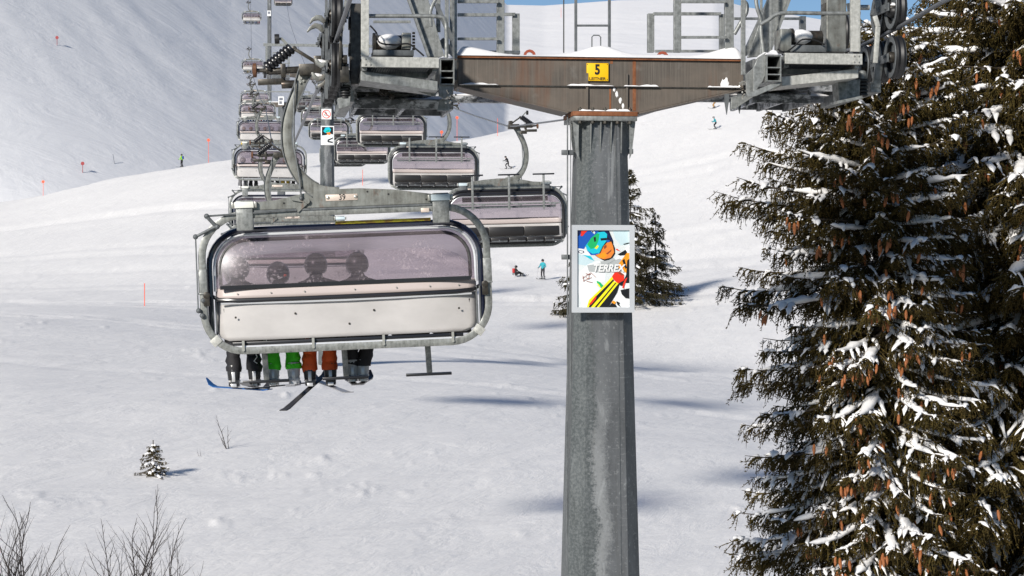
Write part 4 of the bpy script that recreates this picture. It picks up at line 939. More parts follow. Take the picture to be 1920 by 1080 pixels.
def make_chair(open_, label, number=None):
    t_ = thing('lift_chair', label, 'chairlift chair')
    fm = M['frame']
    # grip ------------------------------------------------------------
    gp = MB(); gp.box((-.10, 0, .0), (.30, .26, .13)); gp.box((-.02, 0, .10), (.10, .2, .12)); gp.cyl((-.25, 0, .01), (-.62, 0, .0), .042, 14); gp.box((-.44, 0, .0), (.06, .12, .16)); gp.beam((-.06, 0, .1), (-.30, 0, .26), .06, .04); gp.cyl((-.30, -.03, .26), (-.30, .03, .26), .035, 10)
    grip = gp.build('grip', M['greasy'], t_, bevel=.004)
    s_ = MB(); black_spring(s_, (-.64, -.02, .04), (-.33, -.02, .27), .075, 8, 20); s_.build('grip_spring', M['black_gloss'], grip)
    s_ = MB()
    for k in range(7):
        p = Vector((-.64, -.10, .04)).lerp(Vector((-.33, -.10, .27)), (k + .5) / 7); s_.ball(p + Vector((0, .012, 0)), .008, 6, 4)
    s_.build('spring_studs', M['bolt'], grip, kind='stuff')
    s_ = MB(); s_.lathe([(.02, -.03), (.085, -.02), (.085, .02), (.02, .03)], (-.78, 0, .02), 'x', 20); s_.build('grip_disc', M['rust_disc'], grip)
    s_ = MB(); s_.cyl((-.76, 0, .02), (-.5, 0, .0), .022, 10, .035); s_.lathe([(.05, -.015), (.055, 0), (.05, .015)], (-.63, 0, .02), 'x', 14); s_.build('grip_shaft', M['greasy'], grip)
    s_ = MB(); s_.lathe([(.015, -.03), (.058, -.028), (.06, 0), (.058, .028), (.015, .03)], (-.50, 0, .385), 'x', 18); s_.build('guide_roller', M['black'], grip)
    s_ = MB(); s_.beam((-.5, 0, .385), (-.44, 0, .385), .03, .03); s_.beam((-.45, 0, .39), (-.35, 0, .28), .04, .03); s_.build('roller_arm', M['hanger'], grip)
    s_ = MB(); s_.beam((-.75, .05, -.12), (-.42, .05, -.12), .08, .07); s_.cyl((-.47, .02, -.16), (-.3, .02, -.16), .05, 12); s_.build('grip_lever', M['greasy'], grip, bevel=.004)
    # hanger arm -------------------------------------------------------
    hp = [(-.16, 0, .02), (-.22, 0, -.1), (-.27, 0, -.22), (-.36, 0, -.42), (-.42, 0, -.62), (-.435, 0, -.82), (-.41, 0, -1.02), (-.34, 0, -1.2), (-.22, 0, -1.36), (-.06, 0, -1.47), (.14, 0, -1.53)]
    P = [Vector(p) for p in hp]; sm = []
    for i in range(len(P) - 1):
        p0 = P[max(i - 1, 0)]; p1 = P[i]; p2 = P[i + 1]; p3 = P[min(i + 2, len(P) - 1)]
        sm += [.5 * ((2 * p1) + (p2 - p0) * q + (2 * p0 - 5 * p1 + 4 * p2 - p3) * q ** 2 + (3 * p1 - p0 - 3 * p2 + p3) * q ** 3) for q in (0, .33, .66)]
    sm.append(P[-1]); n_ = len(sm)
    ws = [float(np.interp(i / (n_ - 1), [0, .12, .3, .5, .7, .88, 1], [.17, .125, .115, .115, .12, .17, .24])) for i in range(n_)]
    h = MB(); h.sweep(sm, ws, .057); ha = h.build('hanger_arm', M['hanger'], t_, bevel=.006)
    for sg_ in (-1, 1):
        ed_ = []
        for i_, pt in enumerate(sm):
            d_ = (sm[min(i_ + 1, n_ - 1)] - sm[max(i_ - 1, 0)]).normalized(); ed_.append(pt + Vector((-d_.z, 0, d_.x)) * sg_ * (ws[i_] / 2 + .006))
        h = MB(); h.sweep(ed_[:-4], .012, .10); h.build('arm_flange', M['galv_dark'], ha)
    h = MB()
    for dx, dz in ((-.23, -.10), (-.205, -.13), (-.245, -.15)): h.lathe([(.016, 0), (.012, .012)], (dx, -.046, dz), (0, -1, 0), 8)
    h.build('arm_bolts', M['bolt'], ha, kind='stuff')
    h = MB(); h.tube([(-.30, -.07, -.1), (-.33, -.07, -.4), (-.35, -.07, -.9), (-.30, -.07, -1.3), (-.29, -.07, -1.52)], .011, 6); h.ball((-.29, -.07, -1.53), .025, 8, 6); h.build('control_rod', M['galv_dark'], ha)
    # spreader plate --------------------------------------------------
    pl_ = [(-1.28, .85), (1.28, .85), (1.28, .93), (1.0, .975), (.6, 1.035), (.2, 1.065), (-.1, 1.065), (-.35, 1.05), (-.8, .96), (-1.28, .93)]
    sp_ = MB(); sp_.prism([(CX + x, CZ + z) for x, z in pl_], -.03, .03); spo = sp_.build('spreader_beam', M['hanger'], t_, smooth=False, bevel=.005)
    sp_ = MB(); sp_.bb(CX - 1.28, CX + 1.28, -.05, .05, CZ + .825, CZ + .848); sp_.build('spreader_flange', M['galv_dark'], spo, smooth=False)
    sp_ = MB(); sp_.bb(CX - .02, CX + .36, -.038, -.031, CZ + .935, CZ + .995) if False else sp_.bb(CX - .20, CX + .18, -.038, -.031, CZ + .925, CZ + 1.0); npl = sp_.build('number_plate', M['brass'], spo, bevel=.002)
    for bx in (-.175, .155):
        q = MB(); q.lathe([(.02, 0), (.02, .008), (.01, .014)], (CX + bx, -.038, CZ + .965), (0, -1, 0), 10); q.build('screw', M['bolt'], npl)
    if number: text(number, .098, M['ink'], 'digits', npl, (CX - .005, -.042, CZ + .963), sx=.85, off=.0004)
    q = MB(); q.beam((CX - .42, -.05, CZ + .93), (CX - .55, -.05, CZ + .82), .02, .05); q.beam((CX - .42, -.05, CZ + .93), (CX - .60, -.05, CZ + .97), .02, .04); q.cyl((CX - .42, -.075, CZ + .93), (CX - .42, -.03, CZ + .93), .03, 10); q.build('crank', M['hanger'], spo)
    for bx, bz in ((.30, 1.02), (.55, .98), (1.0, .90), (-.7, .92)):
        q = MB(); q.lathe([(.012, 0), (.012, .004)], (CX + bx, -.031, CZ + bz), (0, -1, 0), 8); q.build('bolt_hole', M['ink'], spo)
    # frame loop ------------------------------------------------------
    f = MB(); f.sweep(rrect(1.70, -.82, .80, .50, 10, rb=.46), .085, .07, True); fo = f.build('frame', fm, t_, bevel=.006)
    for sx in (-1, 1):
        q = MB(); q.box((CX + sx * 1.70, -.0, CZ + .02), (.10, .09, .30)); q.box((CX + sx * 1.70, 0, CZ - .12), (.11, .1, .02)); q.build('sleeve', M['galv'], fo, bevel=.004)
        q = MB(); q.box((CX + sx * 1.57, 0, CZ - .69), (.12, .09, .10), Matrix.Rotation(sx * R(40), 3, 'Y')); q.build('joint_plate', M['galv_bright'], fo, bevel=.004)
    for bx in (-1.25, -.42, .42, 1.25):
        q = MB(); q.beam((CX + bx, -.04, CZ - .70), (CX + bx, -.04, CZ - .80), .03, .03); q.cyl((CX + bx, -.06, CZ - .81), (CX + bx, -.03, CZ - .81), .018, 8); q.build('rail_hanger', M['bolt'], fo)
    for sx in (-1, 1):                                                    # clamps
        q = MB(); q.box((CX + sx * 1.17, 0, CZ + .79), (.20, .16, .36)); c_ = q.build('clamp', M['galv_dark'] if open_ else M['galv'], t_, bevel=.012)
        q = MB(); q.box((CX + sx * 1.17, -.01, CZ + .915), (.23, .19, .075)); q.build('clamp_cover', M['cap_white'] if sx < 0 else M['cap_blue'], c_, bevel=.008)
        for e in (-1, 1):
            q = MB(); q.box((CX + sx * 1.17 + e * .135, -.01, CZ + .915), (.03, .15, .07)); q.build('cover_bolt', M['bolt'], c_, bevel=.004)
    q = MB(); q.box((CX + .98, -.01, CZ + .77), (.1, .12, .05)); q.build('rail_block', M['brass'], t_, bevel=.004)
    # link rods on the left side
    q = MB(); q.tube([(CX - .55, -.06, CZ + .83), (CX - 1.62, -.06, CZ + .80)], .012, 6); q.tube([(CX - 1.62, -.06, CZ + .80), (CX - 1.52, -.06, CZ + .68)], .022, 8); q.tube([(CX - 1.50, -.06, CZ + .68), (CX - 1.76, -.06, CZ + .56)], .018, 8); q.tube([(CX - 1.76, -.06, CZ + .56), (CX - 1.765, -.06, CZ - .32)], .009, 6)
    for p in ((-1.62, .80), (-1.50, .67), (-1.76, .56), (-1.76, -.32), (-1.70, -.2), (-1.72, -.38)): q.ball((CX + p[0], -.06, CZ + p[1]), .032, 8, 6)
    q.build('link_rod', M['galv_dark'], t_)
    for sx in (-1, 1):
        q = MB(); q.box((CX + sx * 1.66, -.04, CZ - .2), (.07, .08, .14)); q.cyl((CX + sx * 1.66, -.09, CZ - .14), (CX + sx * 1.66, 0, CZ - .14), .04, 10); q.build('hinge', M['greasy'], t_, bevel=.004)
        for dx in (1.60, 1.56):
            q = MB(); q.cyl((CX + sx * dx, .08, CZ - .62), (CX + sx * dx, .05, CZ - .16), .012, 8); q.build('gas_strut', M['galv_dark'], t_)
    # back shell -------------------------------------------------------
    yb = lambda a, b_: .02 + .10 * abs(a) ** 5 - .015 * (1 - b_)
    q = MB(); shellgrid(q, 1.56, -.70, -.22, 0, yb, 10, 36, rb=.14); o = q.build('back_panel', M['shell'], t_)
    so_ = o.modifiers.new('s', 'SOLIDIFY'); so_.thickness = .02
    for bx, bz in ((-1.33, -.42), (-.62, -.40), (.32, -.40), (1.34, -.42), (.02, -.55)):
        q = MB(); q.lathe([(.014, 0), (.010, .008)], (CX + bx, .004, CZ + bz), (0, -1, 0), 8); q.build('rivet', M['greasy'], o)
    q = MB(); q.tube([(CX + x, y + .01, CZ + z) for x, y, z in [(-1.6, .1, -.16), (-1.52, .02, -.20), (-1.3, -.01, -.215), (-.6, -.025, -.22), (0, -.03, -.22), (.6, -.025, -.22), (1.3, -.01, -.215), (1.52, .02, -.20), (1.6, .1, -.16)]], .024, 8); q.build('belt_trim', M['black_gloss'], t_)
    q = MB(); q.tube([(CX + x, y + .01, CZ + z) for x, y, z in [(-1.5, .02, -.25), (-.6, -.025, -.262), (0, -.03, -.265), (.6, -.025, -.262), (1.5, .02, -.25)]], .012, 6); q.build('belt_rail', M['alu'], t_)
    ys = lambda a, b_: .025 + .10 * abs(a) ** 5 + .02 * b_
    q = MB(); shellgrid(q, 1.56, -.205, -.07, 0, ys, 3, 30); o = q.build('strip_panel', M['strip'], t_); so_ = o.modifiers.new('s', 'SOLIDIFY'); so_.thickness = .012
    for bx in (-1.3, -.9, -.5, .1, .6, 1.0, 1.35):
        q = MB(); q.lathe([(.010, 0), (.008, .006)], (CX + bx, .008 + .1 * abs(bx / 1.56) ** 5, CZ - .14), (0, -1, 0), 8); q.build('rivet', M['bolt'], o)
    q = MB(); q.sweep([(CX - 1.5, .03, CZ - .06), (CX + 1.5, .03, CZ - .06)], .045, .03); q.build('window_sill', M['black_gloss'], t_)
    yw = lambda a, b_: .04 + .10 * abs(a) ** 5 + .06 * b_ + .10 * b_ ** 3
    q = MB(); shellgrid(q, 1.56, -.08, .56, .36, yw, 16, 36); q.build('window', M['window'], t_)
    rim = arch(1.565, .565, .37, -.10, lambda x, z: .02 + .1 * abs((x - CX) / 1.58) ** 5 + .14 * max(0, (z - CZ + .08) / .64) ** 2)
    q = MB(); q.tube(rim, .018, 8); q.build('window_rim', M['alu'], t_)
    rim2 = arch(1.625, .625, .42, -.62, lambda x, z: .10 + .1 * max(0, (z - CZ) / .64) ** 2)
    q = MB(); q.tube(rim2, .036 if not open_ else .05, 8); q.build('bubble_rim', M['black_gloss'] if open_ else M['bubble_rim'], t_)
    q = MB(); q.bb(CX - 1.38, CX + 1.38, .0, .05, CZ - .765, CZ - .715); q.build('lower_bar', M['black_gloss'], t_, bevel=.006)
    q = MB(); q.cyl((CX - 1.4, -.01, CZ - .775), (CX + 1.4, -.01, CZ - .775), .018, 10); q.build('lower_tube', M['alu'], t_)
    # bubble
    q = MB(); nz, nx = 12, 30; vs = []
    for j in range(nz + 1):
        b_ = j / nz
        if not open_: an = b_ * 1.75; yy = .16 + .95 * sin(an * .9) ; zz = .60 - .55 * (1 - cos(an)); w_ = 1.60
        else: an = b_ * 1.3; yy = .0 - .85 * sin(an); zz = .62 + .12 * sin(an * 2.0) - .25 * (1 - cos(an)); w_ = 1.58
        for i in range(nx + 1):
            a = -1 + 2 * i / nx; x = w_ * math.copysign(1 - (1 - abs(a)) ** 1.0, a); e = .18 * abs(a) ** 6
            vs.append((CX + x, yy * (1 - .25 * abs(a) ** 6), CZ + zz - e))
    W_ = nx + 1; q.add(vs, [(j * W_ + i, j * W_ + i + 1, (j + 1) * W_ + i + 1, (j + 1) * W_ + i) for j in range(nz) for i in range(nx)]); q.build('bubble', M['bubble'], t_)
    # seats
    for k in range(6):
        xx = CX - 1.25 + k * .5
        q = MB(); q.box((xx, .36, CZ - .66), (.47, .50, .13)); so2 = q.build('seat', M['seat_black'], t_, bevel=.025)
        q = MB(); q.cyl((xx, .62, CZ - .72), (xx, .62, CZ - .66), .02, 8); q.cyl((xx - .22, .63, CZ - .70), (xx + .22, .63, CZ - .70), .016, 8); q.build('seat_tube', M['galv_dark'], so2)
    for k in range(3):
        q = MB(); q.box((CX - 1.0 + k, .12, CZ - .42), (.985, .06, .26)); q.build('seat_back', M['seat_black'], t_, bevel=.022)
    # footrests
    for k, xx in enumerate((-1.04, -.07, .95)):
        q = MB()
        if not open_:
            q.beam((CX + xx, .50, CZ - .62), (CX + xx + .02, .58, CZ - 1.20), .07, .045, (0, 1, 0))
        else:
            q.beam((CX + xx, .42, CZ + .18), (CX + xx, .50, CZ + 1.12), .06, .05, (0, 1, 0)); q.beam((CX + xx - .35, .42, CZ + .30), (CX + xx, .42, CZ + .36), .03, .03)
        s_o = q.build('footrest', M['galv'], t_, bevel=.005)
        q = MB()
        if not open_: q.beam((CX + xx - .27, .58, CZ - 1.22), (CX + xx + .29, .58, CZ - 1.22), .12, .035)
        else: q.beam((CX + xx - .30, .5, CZ + 1.14), (CX + xx + .30, .5, CZ + 1.14), .10, .04)
        q.build('foot_bar', M['black_gloss'], s_o, bevel=.006)
    if not open_:
        inner = arch(1.50, .505, .33, -.05, lambda x, z: .16 + .1 * max(0, (z - CZ) / .6) ** 2)
        q = MB(); q.tube(inner, .022, 8); q.build('inner_rim', M['frame_dark'], t_)
    if open_:
        q = MB(); q.tube([(CX - 1.5, .30, CZ + .34), (CX + 1.5, .30, CZ + .34)], .022, 8); q.build('safety_bar', M['galv'], t_)
        q = MB(); q.sweep([(CX - 1.4, .2, CZ + .26), (CX + 1.4, .2, CZ + .26)], .06, .04); q.build('bar_pad', M['galv_dark'], t_)
        q = MB(); q.sweep([(CX - 1.45, .09, CZ - .30), (CX + 1.45, .09, CZ - .30)], .02, .03); q.build('edge_strip', M['strip'], t_)
        q = MB(); q.sweep([(CX - 1.2, .05, CZ + .48), (CX + 1.2, .05, CZ + .48)], .13, .03); q.build('top_panel', M['frame_dark'], t_)
        inner = arch(1.62, .72, .46, -.5, lambda x, z: .06)
        q = MB(); q.tube(inner, .05, 8); q.build('inner_rim', M['black_gloss'], t_)
    else:
        q = MB(); q.tube([(CX - 1.5, .55, CZ - .55), (CX + 1.5, .55, CZ - .55)], .022, 8); q.build('safety_bar', M['galv'], t_)
    return t_

chair_a = make_chair(False, 'large near chair numbered 39 with closed tinted bubble and four riders', '39')
q = MB(); q.sweep([(CX - .1, .205, CZ + .668), (CX + 1.05, .205, CZ + .668)], .035, .10); q.build('top_strip', M['yellow_strip'], chair_a)
chair_a['group'] = 'chairs going up the left line'
p = rope_pt(-1, 26.0) - LX * .06; chair_a.location = p; chair_a.rotation_mode = 'XYZ'; ROLL = R(-2.4)
chair_a.rotation_euler = (0, ROLL, YAW * .55)

# ------------------------------------------------------------------ people
def skin_mesh(name, verts, edges, radii, root, mats, segmat, sub=1):
    me = bpy.data.meshes.new(name); me.from_pydata(verts, edges, []); o = bpy.data.objects.new(name, me); COL.objects.link(o)
    o.modifiers.new('skin', 'SKIN'); ss = o.modifiers.new('sub', 'SUBSURF'); ss.levels = sub; ss.render_levels = sub
    for i, r_ in enumerate(radii):
        sv = me.skin_vertices[0].data[i]; sv.radius = r_ if hasattr(r_, '__len__') else (r_, r_); sv.use_root = (i == root)
    dg = bpy.context.evaluated_depsgraph_get(); dg.update(); m2 = bpy.data.meshes.new_from_object(o.evaluated_get(dg)); bpy.data.objects.remove(o)
    m2.name = name; m2.materials.clear()
    for m_ in mats: m2.materials.append(m_)
    VV = [Vector(v) for v in verts]
    for pg in m2.polygons:
        c = pg.center; best = 1e9; bi = 0
        for ei, (a, b_) in enumerate(edges):
            A_, B_ = VV[a], VV[b_]; ab = B_ - A_; t_ = max(0, min(1, (c - A_).dot(ab) / ab.length_squared)); d = (c - (A_ + ab * t_)).length
            if d < best: best = d; bi = ei
        pg.material_index = segmat[bi]; pg.use_smooth = True
    return m2
def figure(J, name='body', top='black_cloth', legs='black_cloth', sub=1, skin=True):
    """J: joint dict; legs hip/knee/ankle, arms shoulder/elbow/wrist; one continuous body"""
    keys = ['pelvis', 'waist', 'chest', 'neck', 'head', 'crown', 'lhip', 'lknee', 'lankle', 'rhip', 'rknee', 'rankle', 'lsho', 'lelb', 'lwri', 'rsho', 'relb', 'rwri']
    rad = dict(pelvis=(.17, .13), waist=(.15, .12), chest=(.18, .135), neck=.06, head=.095, crown=.08, lhip=.10, rhip=.10, lknee=.07, rknee=.07, lankle=.06, rankle=.06, lsho=.075, rsho=.075, lelb=.055, relb=.055, lwri=.04, rwri=.04)
    ed = [('pelvis', 'waist'), ('waist', 'chest'), ('chest', 'neck'), ('neck', 'head'), ('head', 'crown'), ('pelvis', 'lhip'), ('lhip', 'lknee'), ('lknee', 'lankle'), ('pelvis', 'rhip'), ('rhip', 'rknee'), ('rknee', 'rankle'), ('chest', 'lsho'), ('lsho', 'lelb'), ('lelb', 'lwri'), ('chest', 'rsho'), ('rsho', 'relb'), ('relb', 'rwri')]
    sm_ = [0, 0, 0, 2 if skin else 0, 2 if skin else 0, 1, 1, 1, 1, 1, 1, 0, 0, 0, 0, 0, 0]
    me = skin_mesh(name, [tuple(J[k]) for k in keys], [(keys.index(a), keys.index(b_)) for a, b_ in ed], [rad[k] for k in keys], 0, [M[top], M[legs], M['skin']], sm_, sub)
    return me
def head_parts(par, hc, fwd, helmet, goggles=True, scale=1.):
    """helmet, goggles, nose and mouth; fwd is the direction the face looks (unit)"""
    hc = Vector(hc); f = Vector(fwd).normalized(); side = f.cross(Vector((0, 0, 1))).normalized(); rot = Matrix((side, f, Vector((0, 0, 1)))).transposed()
    q = MB(); vs = []; seg, rg = 18, 9
    for i in range(rg + 1):
        th = (pi * .74) * i / rg
        for k in range(seg):
            ph = 2 * pi * k / seg; d = Vector((sin(th) * cos(ph), sin(th) * sin(ph), cos(th)))
            z = d.z
            if d.y > .25 and z < .15: z = max(z, .15 - .02)
            vs.append(hc + rot @ Vector((d.x * .125, d.y * .145, z * .135 + .02)) * scale)
    q.add(vs, [(i * seg + k, (i + 1) * seg + k, (i + 1) * seg + (k + 1) % seg, i * seg + (k + 1) % seg) for i in range(rg) for k in range(seg)])
    o = q.build('helmet', M[helmet], par); mo = o.modifiers.new('s', 'SOLIDIFY'); mo.thickness = .012
    q = MB(); q.tube([hc + rot @ Vector((.105 * sin(a) , .115 * cos(a), .02)) * scale for a in np.linspace(-1.15, 1.15, 9)], [.02, .034, .04, .042, .042, .042, .04, .034, .02], 8); q.build('goggles', M['goggle'], par)
    q = MB(); q.ball(hc + rot @ Vector((0, .115, -.035)) * scale, .018, 8, 6); q.ball(hc + rot @ Vector((.0, .098, -.075)) * scale, (.028, .01, .008), 8, 4); q.build('face', M['skin'], par)
def glove_mesh():
    q = MB(); q.ball((0, 0, -.035), (.042, .025, .045), 10, 6)
    for k, (x, l) in enumerate(((-.032, .05), (-.011, .06), (.011, .056), (.031, .045))): q.tube([(x, 0, -.065), (x, .018, -.075 - l * .3), (x, .035, -.07 - l * .2), (x, .04, -.055)], [.012, .0115, .011, .009], 6)
    q.tube([(.035, 0, -.02), (.055, .02, -.04), (.04, .04, -.05)], [.013, .012, .010], 6)
    o = q.build('glove', M['boot_black']); me = o.data; bpy.data.objects.remove(o); return me
GLOVE = glove_mesh()
def boot(par, ankle, yaw, pitch, mat, mat2='buckle', tilt=0.):
    e = MB(); rot = Matrix.Rotation(yaw, 3, 'Z') @ Matrix.Rotation(pitch, 3, 'X'); A_ = Vector(ankle)
    e.tube([rot @ Vector(p) for p in ((0, -.02, .17), (0, -.02, .06), (0, -.03, -.03))], [.088, .080, .070], 12)
    e.box(rot @ Vector((0, .05, -.055)), (.125, .30, .08), rot)
    o = e.build('boot', M[mat], par, bevel=.012, loc=A_)
    q = MB()
    for k in range(4):
        z = .11 - k * .045; c = rot @ Vector((0, .055, z)); q.box(c, (.15, .03, .016), rot)
    q.box(rot @ Vector((0, -.10, .02)), (.04, .02, .12), rot); q.box(rot @ Vector((0, -.10, -.085)), (.07, .09, .04), rot); q.box(rot @ Vector((0, .19, -.085)), (.07, .07, .035), rot); q.build('buckles', M[mat2], o, bevel=.003, kind='stuff')
    return rot
def ski(par, c, fdir, up, length, mat, width=.078, tipmat=None, ctr=.0):
    """ski with an upturned tip, waisted outline"""
    f = Vector(fdir).normalized(); u = Vector(up); sd = f.cross(u).normalized(); u = sd.cross(f).normalized(); c = Vector(c); q = MB(); N = 14; vs = []
    for i in range(N + 1):
        t_ = i / N; s_ = (t_ - .5 + ctr) * length; w_ = width * (.5 + .22 * (2 * t_ - 1) ** 2)
        if t_ > .93: w_ *= (1 - (t_ - .93) / .09)
        z = .0 if t_ < .85 else ((t_ - .85) / .15) ** 2 * .10
        if t_ < .03: z = .015
        for a, b_ in ((-1, -.006), (1, -.006), (1, .006), (-1, .006)): vs.append(c + f * s_ + sd * a * w_ + u * (z + b_))
    q.add(vs, [(i * 4 + k, i * 4 + (k + 1) % 4, (i + 1) * 4 + (k + 1) % 4, (i + 1) * 4 + k) for i in range(N) for k in range(4)] + [(3, 2, 1, 0), tuple(N * 4 + k for k in range(4))])
    o = q.build('ski', M[mat], par)
    return o

def rider(label, x, legs, top, helmet, bootmat, headz=0., shift=0., lean=0., lspread=.12, skis=(), group=None, parent_m=None, lx=None, detail=True, footz=0.):
    """seated figure in chair coordinates; y forward"""
    sx, sy, sz = x, .33, CZ - .58
    t_ = thing('person', label, 'person', group=group)
    h = headz
    lx = lx or (-lspread, lspread)
    J = dict(pelvis=(sx, sy, sz + .04), waist=(sx, sy - .02, sz + .22), chest=(sx, sy - .02, sz + .42 + h), neck=(sx, sy, sz + .54 + h), head=(sx, sy + .03, sz + .66 + h), crown=(sx, sy + .03, sz + .74 + h),
             lhip=(sx - .10, sy + .05, sz), lknee=(sx + lx[0], sy + .45, sz + .02), lankle=(sx + lx[0] * 1.05, sy + .43, sz - .46 + footz), rhip=(sx + .10, sy + .05, sz), rknee=(sx + lx[1] * .95 + shift * .6, sy + .45, sz + .02), rankle=(sx + lx[1] * 1.05 - shift, sy + .43, sz - .46 + footz),
             lsho=(sx - .19, sy - .01, sz + .44 + h), lelb=(sx - .23, sy + .16, sz + .20 + h), lwri=(sx - .10, sy + .38, sz + .14), rsho=(sx + .19, sy - .01, sz + .44 + h), relb=(sx + .23, sy + .16, sz + .20 + h), rwri=(sx + .10, sy + .38, sz + .14))
    me = figure(J, 'body', top, legs, skin=False); link('body', me, t_)
    head_parts(t_, Vector(J['head']) + Vector((0, 0, .01)), (0, 1, 0), helmet, scale=1.13)
    for s_ in (-1, 1):
        w_ = J['lwri'] if s_ < 0 else J['rwri']; g_ = link('glove', GLOVE, t_, w_); g_.rotation_euler = (R(60), 0, 0)
    for k, s_ in enumerate((J['lankle'], J['rankle'])):
        # trouser cuff
        q = MB(); kn = Vector(J['lknee'] if k == 0 else J['rknee']); an = Vector(s_); jr_ = random.Random(int(x * 100) + k * 7); pp_ = [kn.lerp(an + Vector((0, 0, -.05)), q_) for q_ in np.linspace(.3, 1, 9)]; q.tube([p_ + Vector((jr_.uniform(-.008, .008), jr_.uniform(-.01, .01), 0)) for p_ in pp_], [(.074 + .026 * i_ / 8) * (1 + (.07 if i_ % 2 else -.05) * jr_.uniform(.3, 1.3)) for i_ in range(9)], 14); q.build('trouser_cuff', M[legs], t_)
        boot(t_, an + Vector((0, 0, -.14)), 0, R(-4), bootmat)
    for sk in skis:
        k, yaw, pitch, mat, L_, ctr = sk; an = Vector(J['lankle'] if k == 0 else J['rankle']) + Vector((0, .05, -.255))
        f = Vector((sin(yaw) * cos(pitch), cos(yaw) * cos(pitch), sin(pitch))); ski(t_, an, f, (0, 0, 1), L_, mat, ctr=ctr)
    return t_
def seat_in(t_, chair, follow=True):
    t_.location = chair.location; t_.rotation_euler = chair.rotation_euler
RG = 'riders in the near chair numbered 39'
r1 = rider('rider with pale helmet and black trousers, leftmost in the chair numbered 39', CX - 1.30, 'black_cloth', 'black_cloth', 'helmet_light', 'boot_black', .05, skis=((0, R(-58), R(4), 'ski_blue', .95, -.05), (1, R(8), R(-6), 'ski_dark', 1.5, .05)))
r2 = rider('rider in bright green trousers, second from left in the chair numbered 39', CX - .82, 'green_cloth', 'grey_cloth', 'helmet_dark', 'boot_grey', -.03, skis=((0, R(60), R(2), 'ski_dark', 1.1, .15), (1, R(2), R(-2), 'ski_grey', 1.4, -.05)))
r3 = rider('rider in orange trousers, third from left in the chair numbered 39', CX - .36, 'orange_cloth', 'black_cloth', 'helmet_dark', 'boot_black', .06, footz=-.03, lx=(-.13, .11), skis=((0, R(36), R(25), 'ski_dark', 1.1, -.06), (1, R(-20), R(6), 'ski_grey', 1.4, .02)))
r4 = rider('rider in black trousers with pale boots, rightmost of the four in the chair numbered 39', CX + .14, 'black_cloth', 'black_cloth', 'helmet_dark', 'boot_grey', .05, lx=(-.11, .10), shift=.09, skis=((0, R(-5), R(1), 'ski_dark', 1.4, .1), (1, R(6), R(1), 'ski_dark', 1.4, .1)))
for r_ in (r1, r2, r3, r4): seat_in(r_, chair_a); r_['group'] = RG
q = MB(); q.ball((CX - .76, .235, CZ + .06), (.05, .012, .02), 10, 6); q.build('red_emblem', M['orange_red'], r2)
g = MB(); g.tube([(CX - 1.15, .665, CZ - .86), (CX - 1.13, .66, CZ - .92), (CX - 1.17, .66, CZ - .97), (CX - 1.13, .665, CZ - 1.0)], .006, 5)
g.build('trouser_print', M['white'], r1)

# other chairs -------------------------------------------------------
chair_b = make_chair(False, 'second chair up the left line, mostly hidden behind the chair numbered 39', '38')
chair_b['group'] = 'chairs going up the left line'
chair_r = make_chair(True, 'nearest empty chair on the right line with raised bubble, beside the pole')
chair_r['group'] = 'empty chairs coming down the right line'
ordn = ['third', 'fourth', 'fifth', 'sixth', 'seventh', 'eighth', 'ninth', 'tenth', 'eleventh', 'twelfth']
def place_l(ch, D, roll=0., yaw=1.):
    ch.location = rope_pt(-1, D); ch.rotation_euler = (0, R(roll), YAW * yaw)
place_l(chair_b, 54, -1)
LD = [78, 102, 154, 206, 258, 340, 388]
lch = []
tails = {78: 'just above the chair numbered 39', 102: 'left of the hanger arm', 340: 'beside the rusty disc', 388: 'near the top edge'}
for i, D in enumerate(LD):
    c_ = copy_tree(chair_b)
    for ch in c_.children_recursive:
        if ch.name.startswith('digits'): bpy.data.objects.remove(ch)
    c_['label'] = '%s chair up the left line with closed bubble%s' % (ordn[i], ', ' + tails[D] if D in tails else ', small in the distant stack'); place_l(c_, D, random.uniform(-1.2, .6)); lch.append((c_, D, i))
def place_r(ch, D, roll=-1.5):
    ch.location = rope_pt(1, D); ch.rotation_euler = (0, R(roll), YAW + pi)
place_r(chair_r, 60.6, 1.6)
RD = [83, 107, 134, 160, 187, 213, 240, 413]
rl = ['second', 'third', 'fourth', 'fifth', 'sixth', 'seventh', 'eighth', 'ninth']
rt = ['above and left of the nearest one', 'right under the left gallery', 'just right of the second tower', 'low behind the second tower', 'lowest left of the second tower', 'middle of three left of the second tower', 'topmost left of the second tower', 'alone at the top edge']
for i, D in enumerate(RD):
    c_ = copy_tree(chair_r); c_['label'] = '%s empty chair up the right line, %s' % (rl[i], rt[i]); place_r(c_, D, random.uniform(-.6, 1.0))
# riders of the other uphill chairs
protos = []
specs = [('black_cloth', 'black_cloth', 'helmet_dark', 'boot_black'), ('grey_cloth', 'blue_cloth', 'helmet_light', 'boot_grey'), ('yellow_cloth', 'black_cloth', 'helmet_brown', 'boot_black'), ('black_cloth', 'red_cloth', 'helmet_dark', 'boot_grey'), ('blue_cloth', 'grey_cloth', 'helmet_light', 'boot_black'), ('red_cloth', 'black_cloth', 'helmet_brown', 'boot_black')]
for sp_ in specs:
    r_ = rider('x', CX, *sp_, skis=((0, R(random.uniform(-15, 15)), R(3), 'ski_dark', 1.6, .05), (1, R(random.uniform(-15, 15)), R(2), 'ski_grey', 1.6, .05))); protos.append([r_, 0])
colr = {'black_cloth': 'black', 'grey_cloth': 'grey', 'yellow_cloth': 'mustard', 'blue_cloth': 'blue', 'red_cloth': 'red'}
pos_w = ['leftmost', 'second from left', 'third from left', 'fourth from left', 'fifth from left', 'rightmost']
names_ = {D: ordn[i] for i, D in enumerate(LD) if D != 258}
rng2 = random.Random(12)
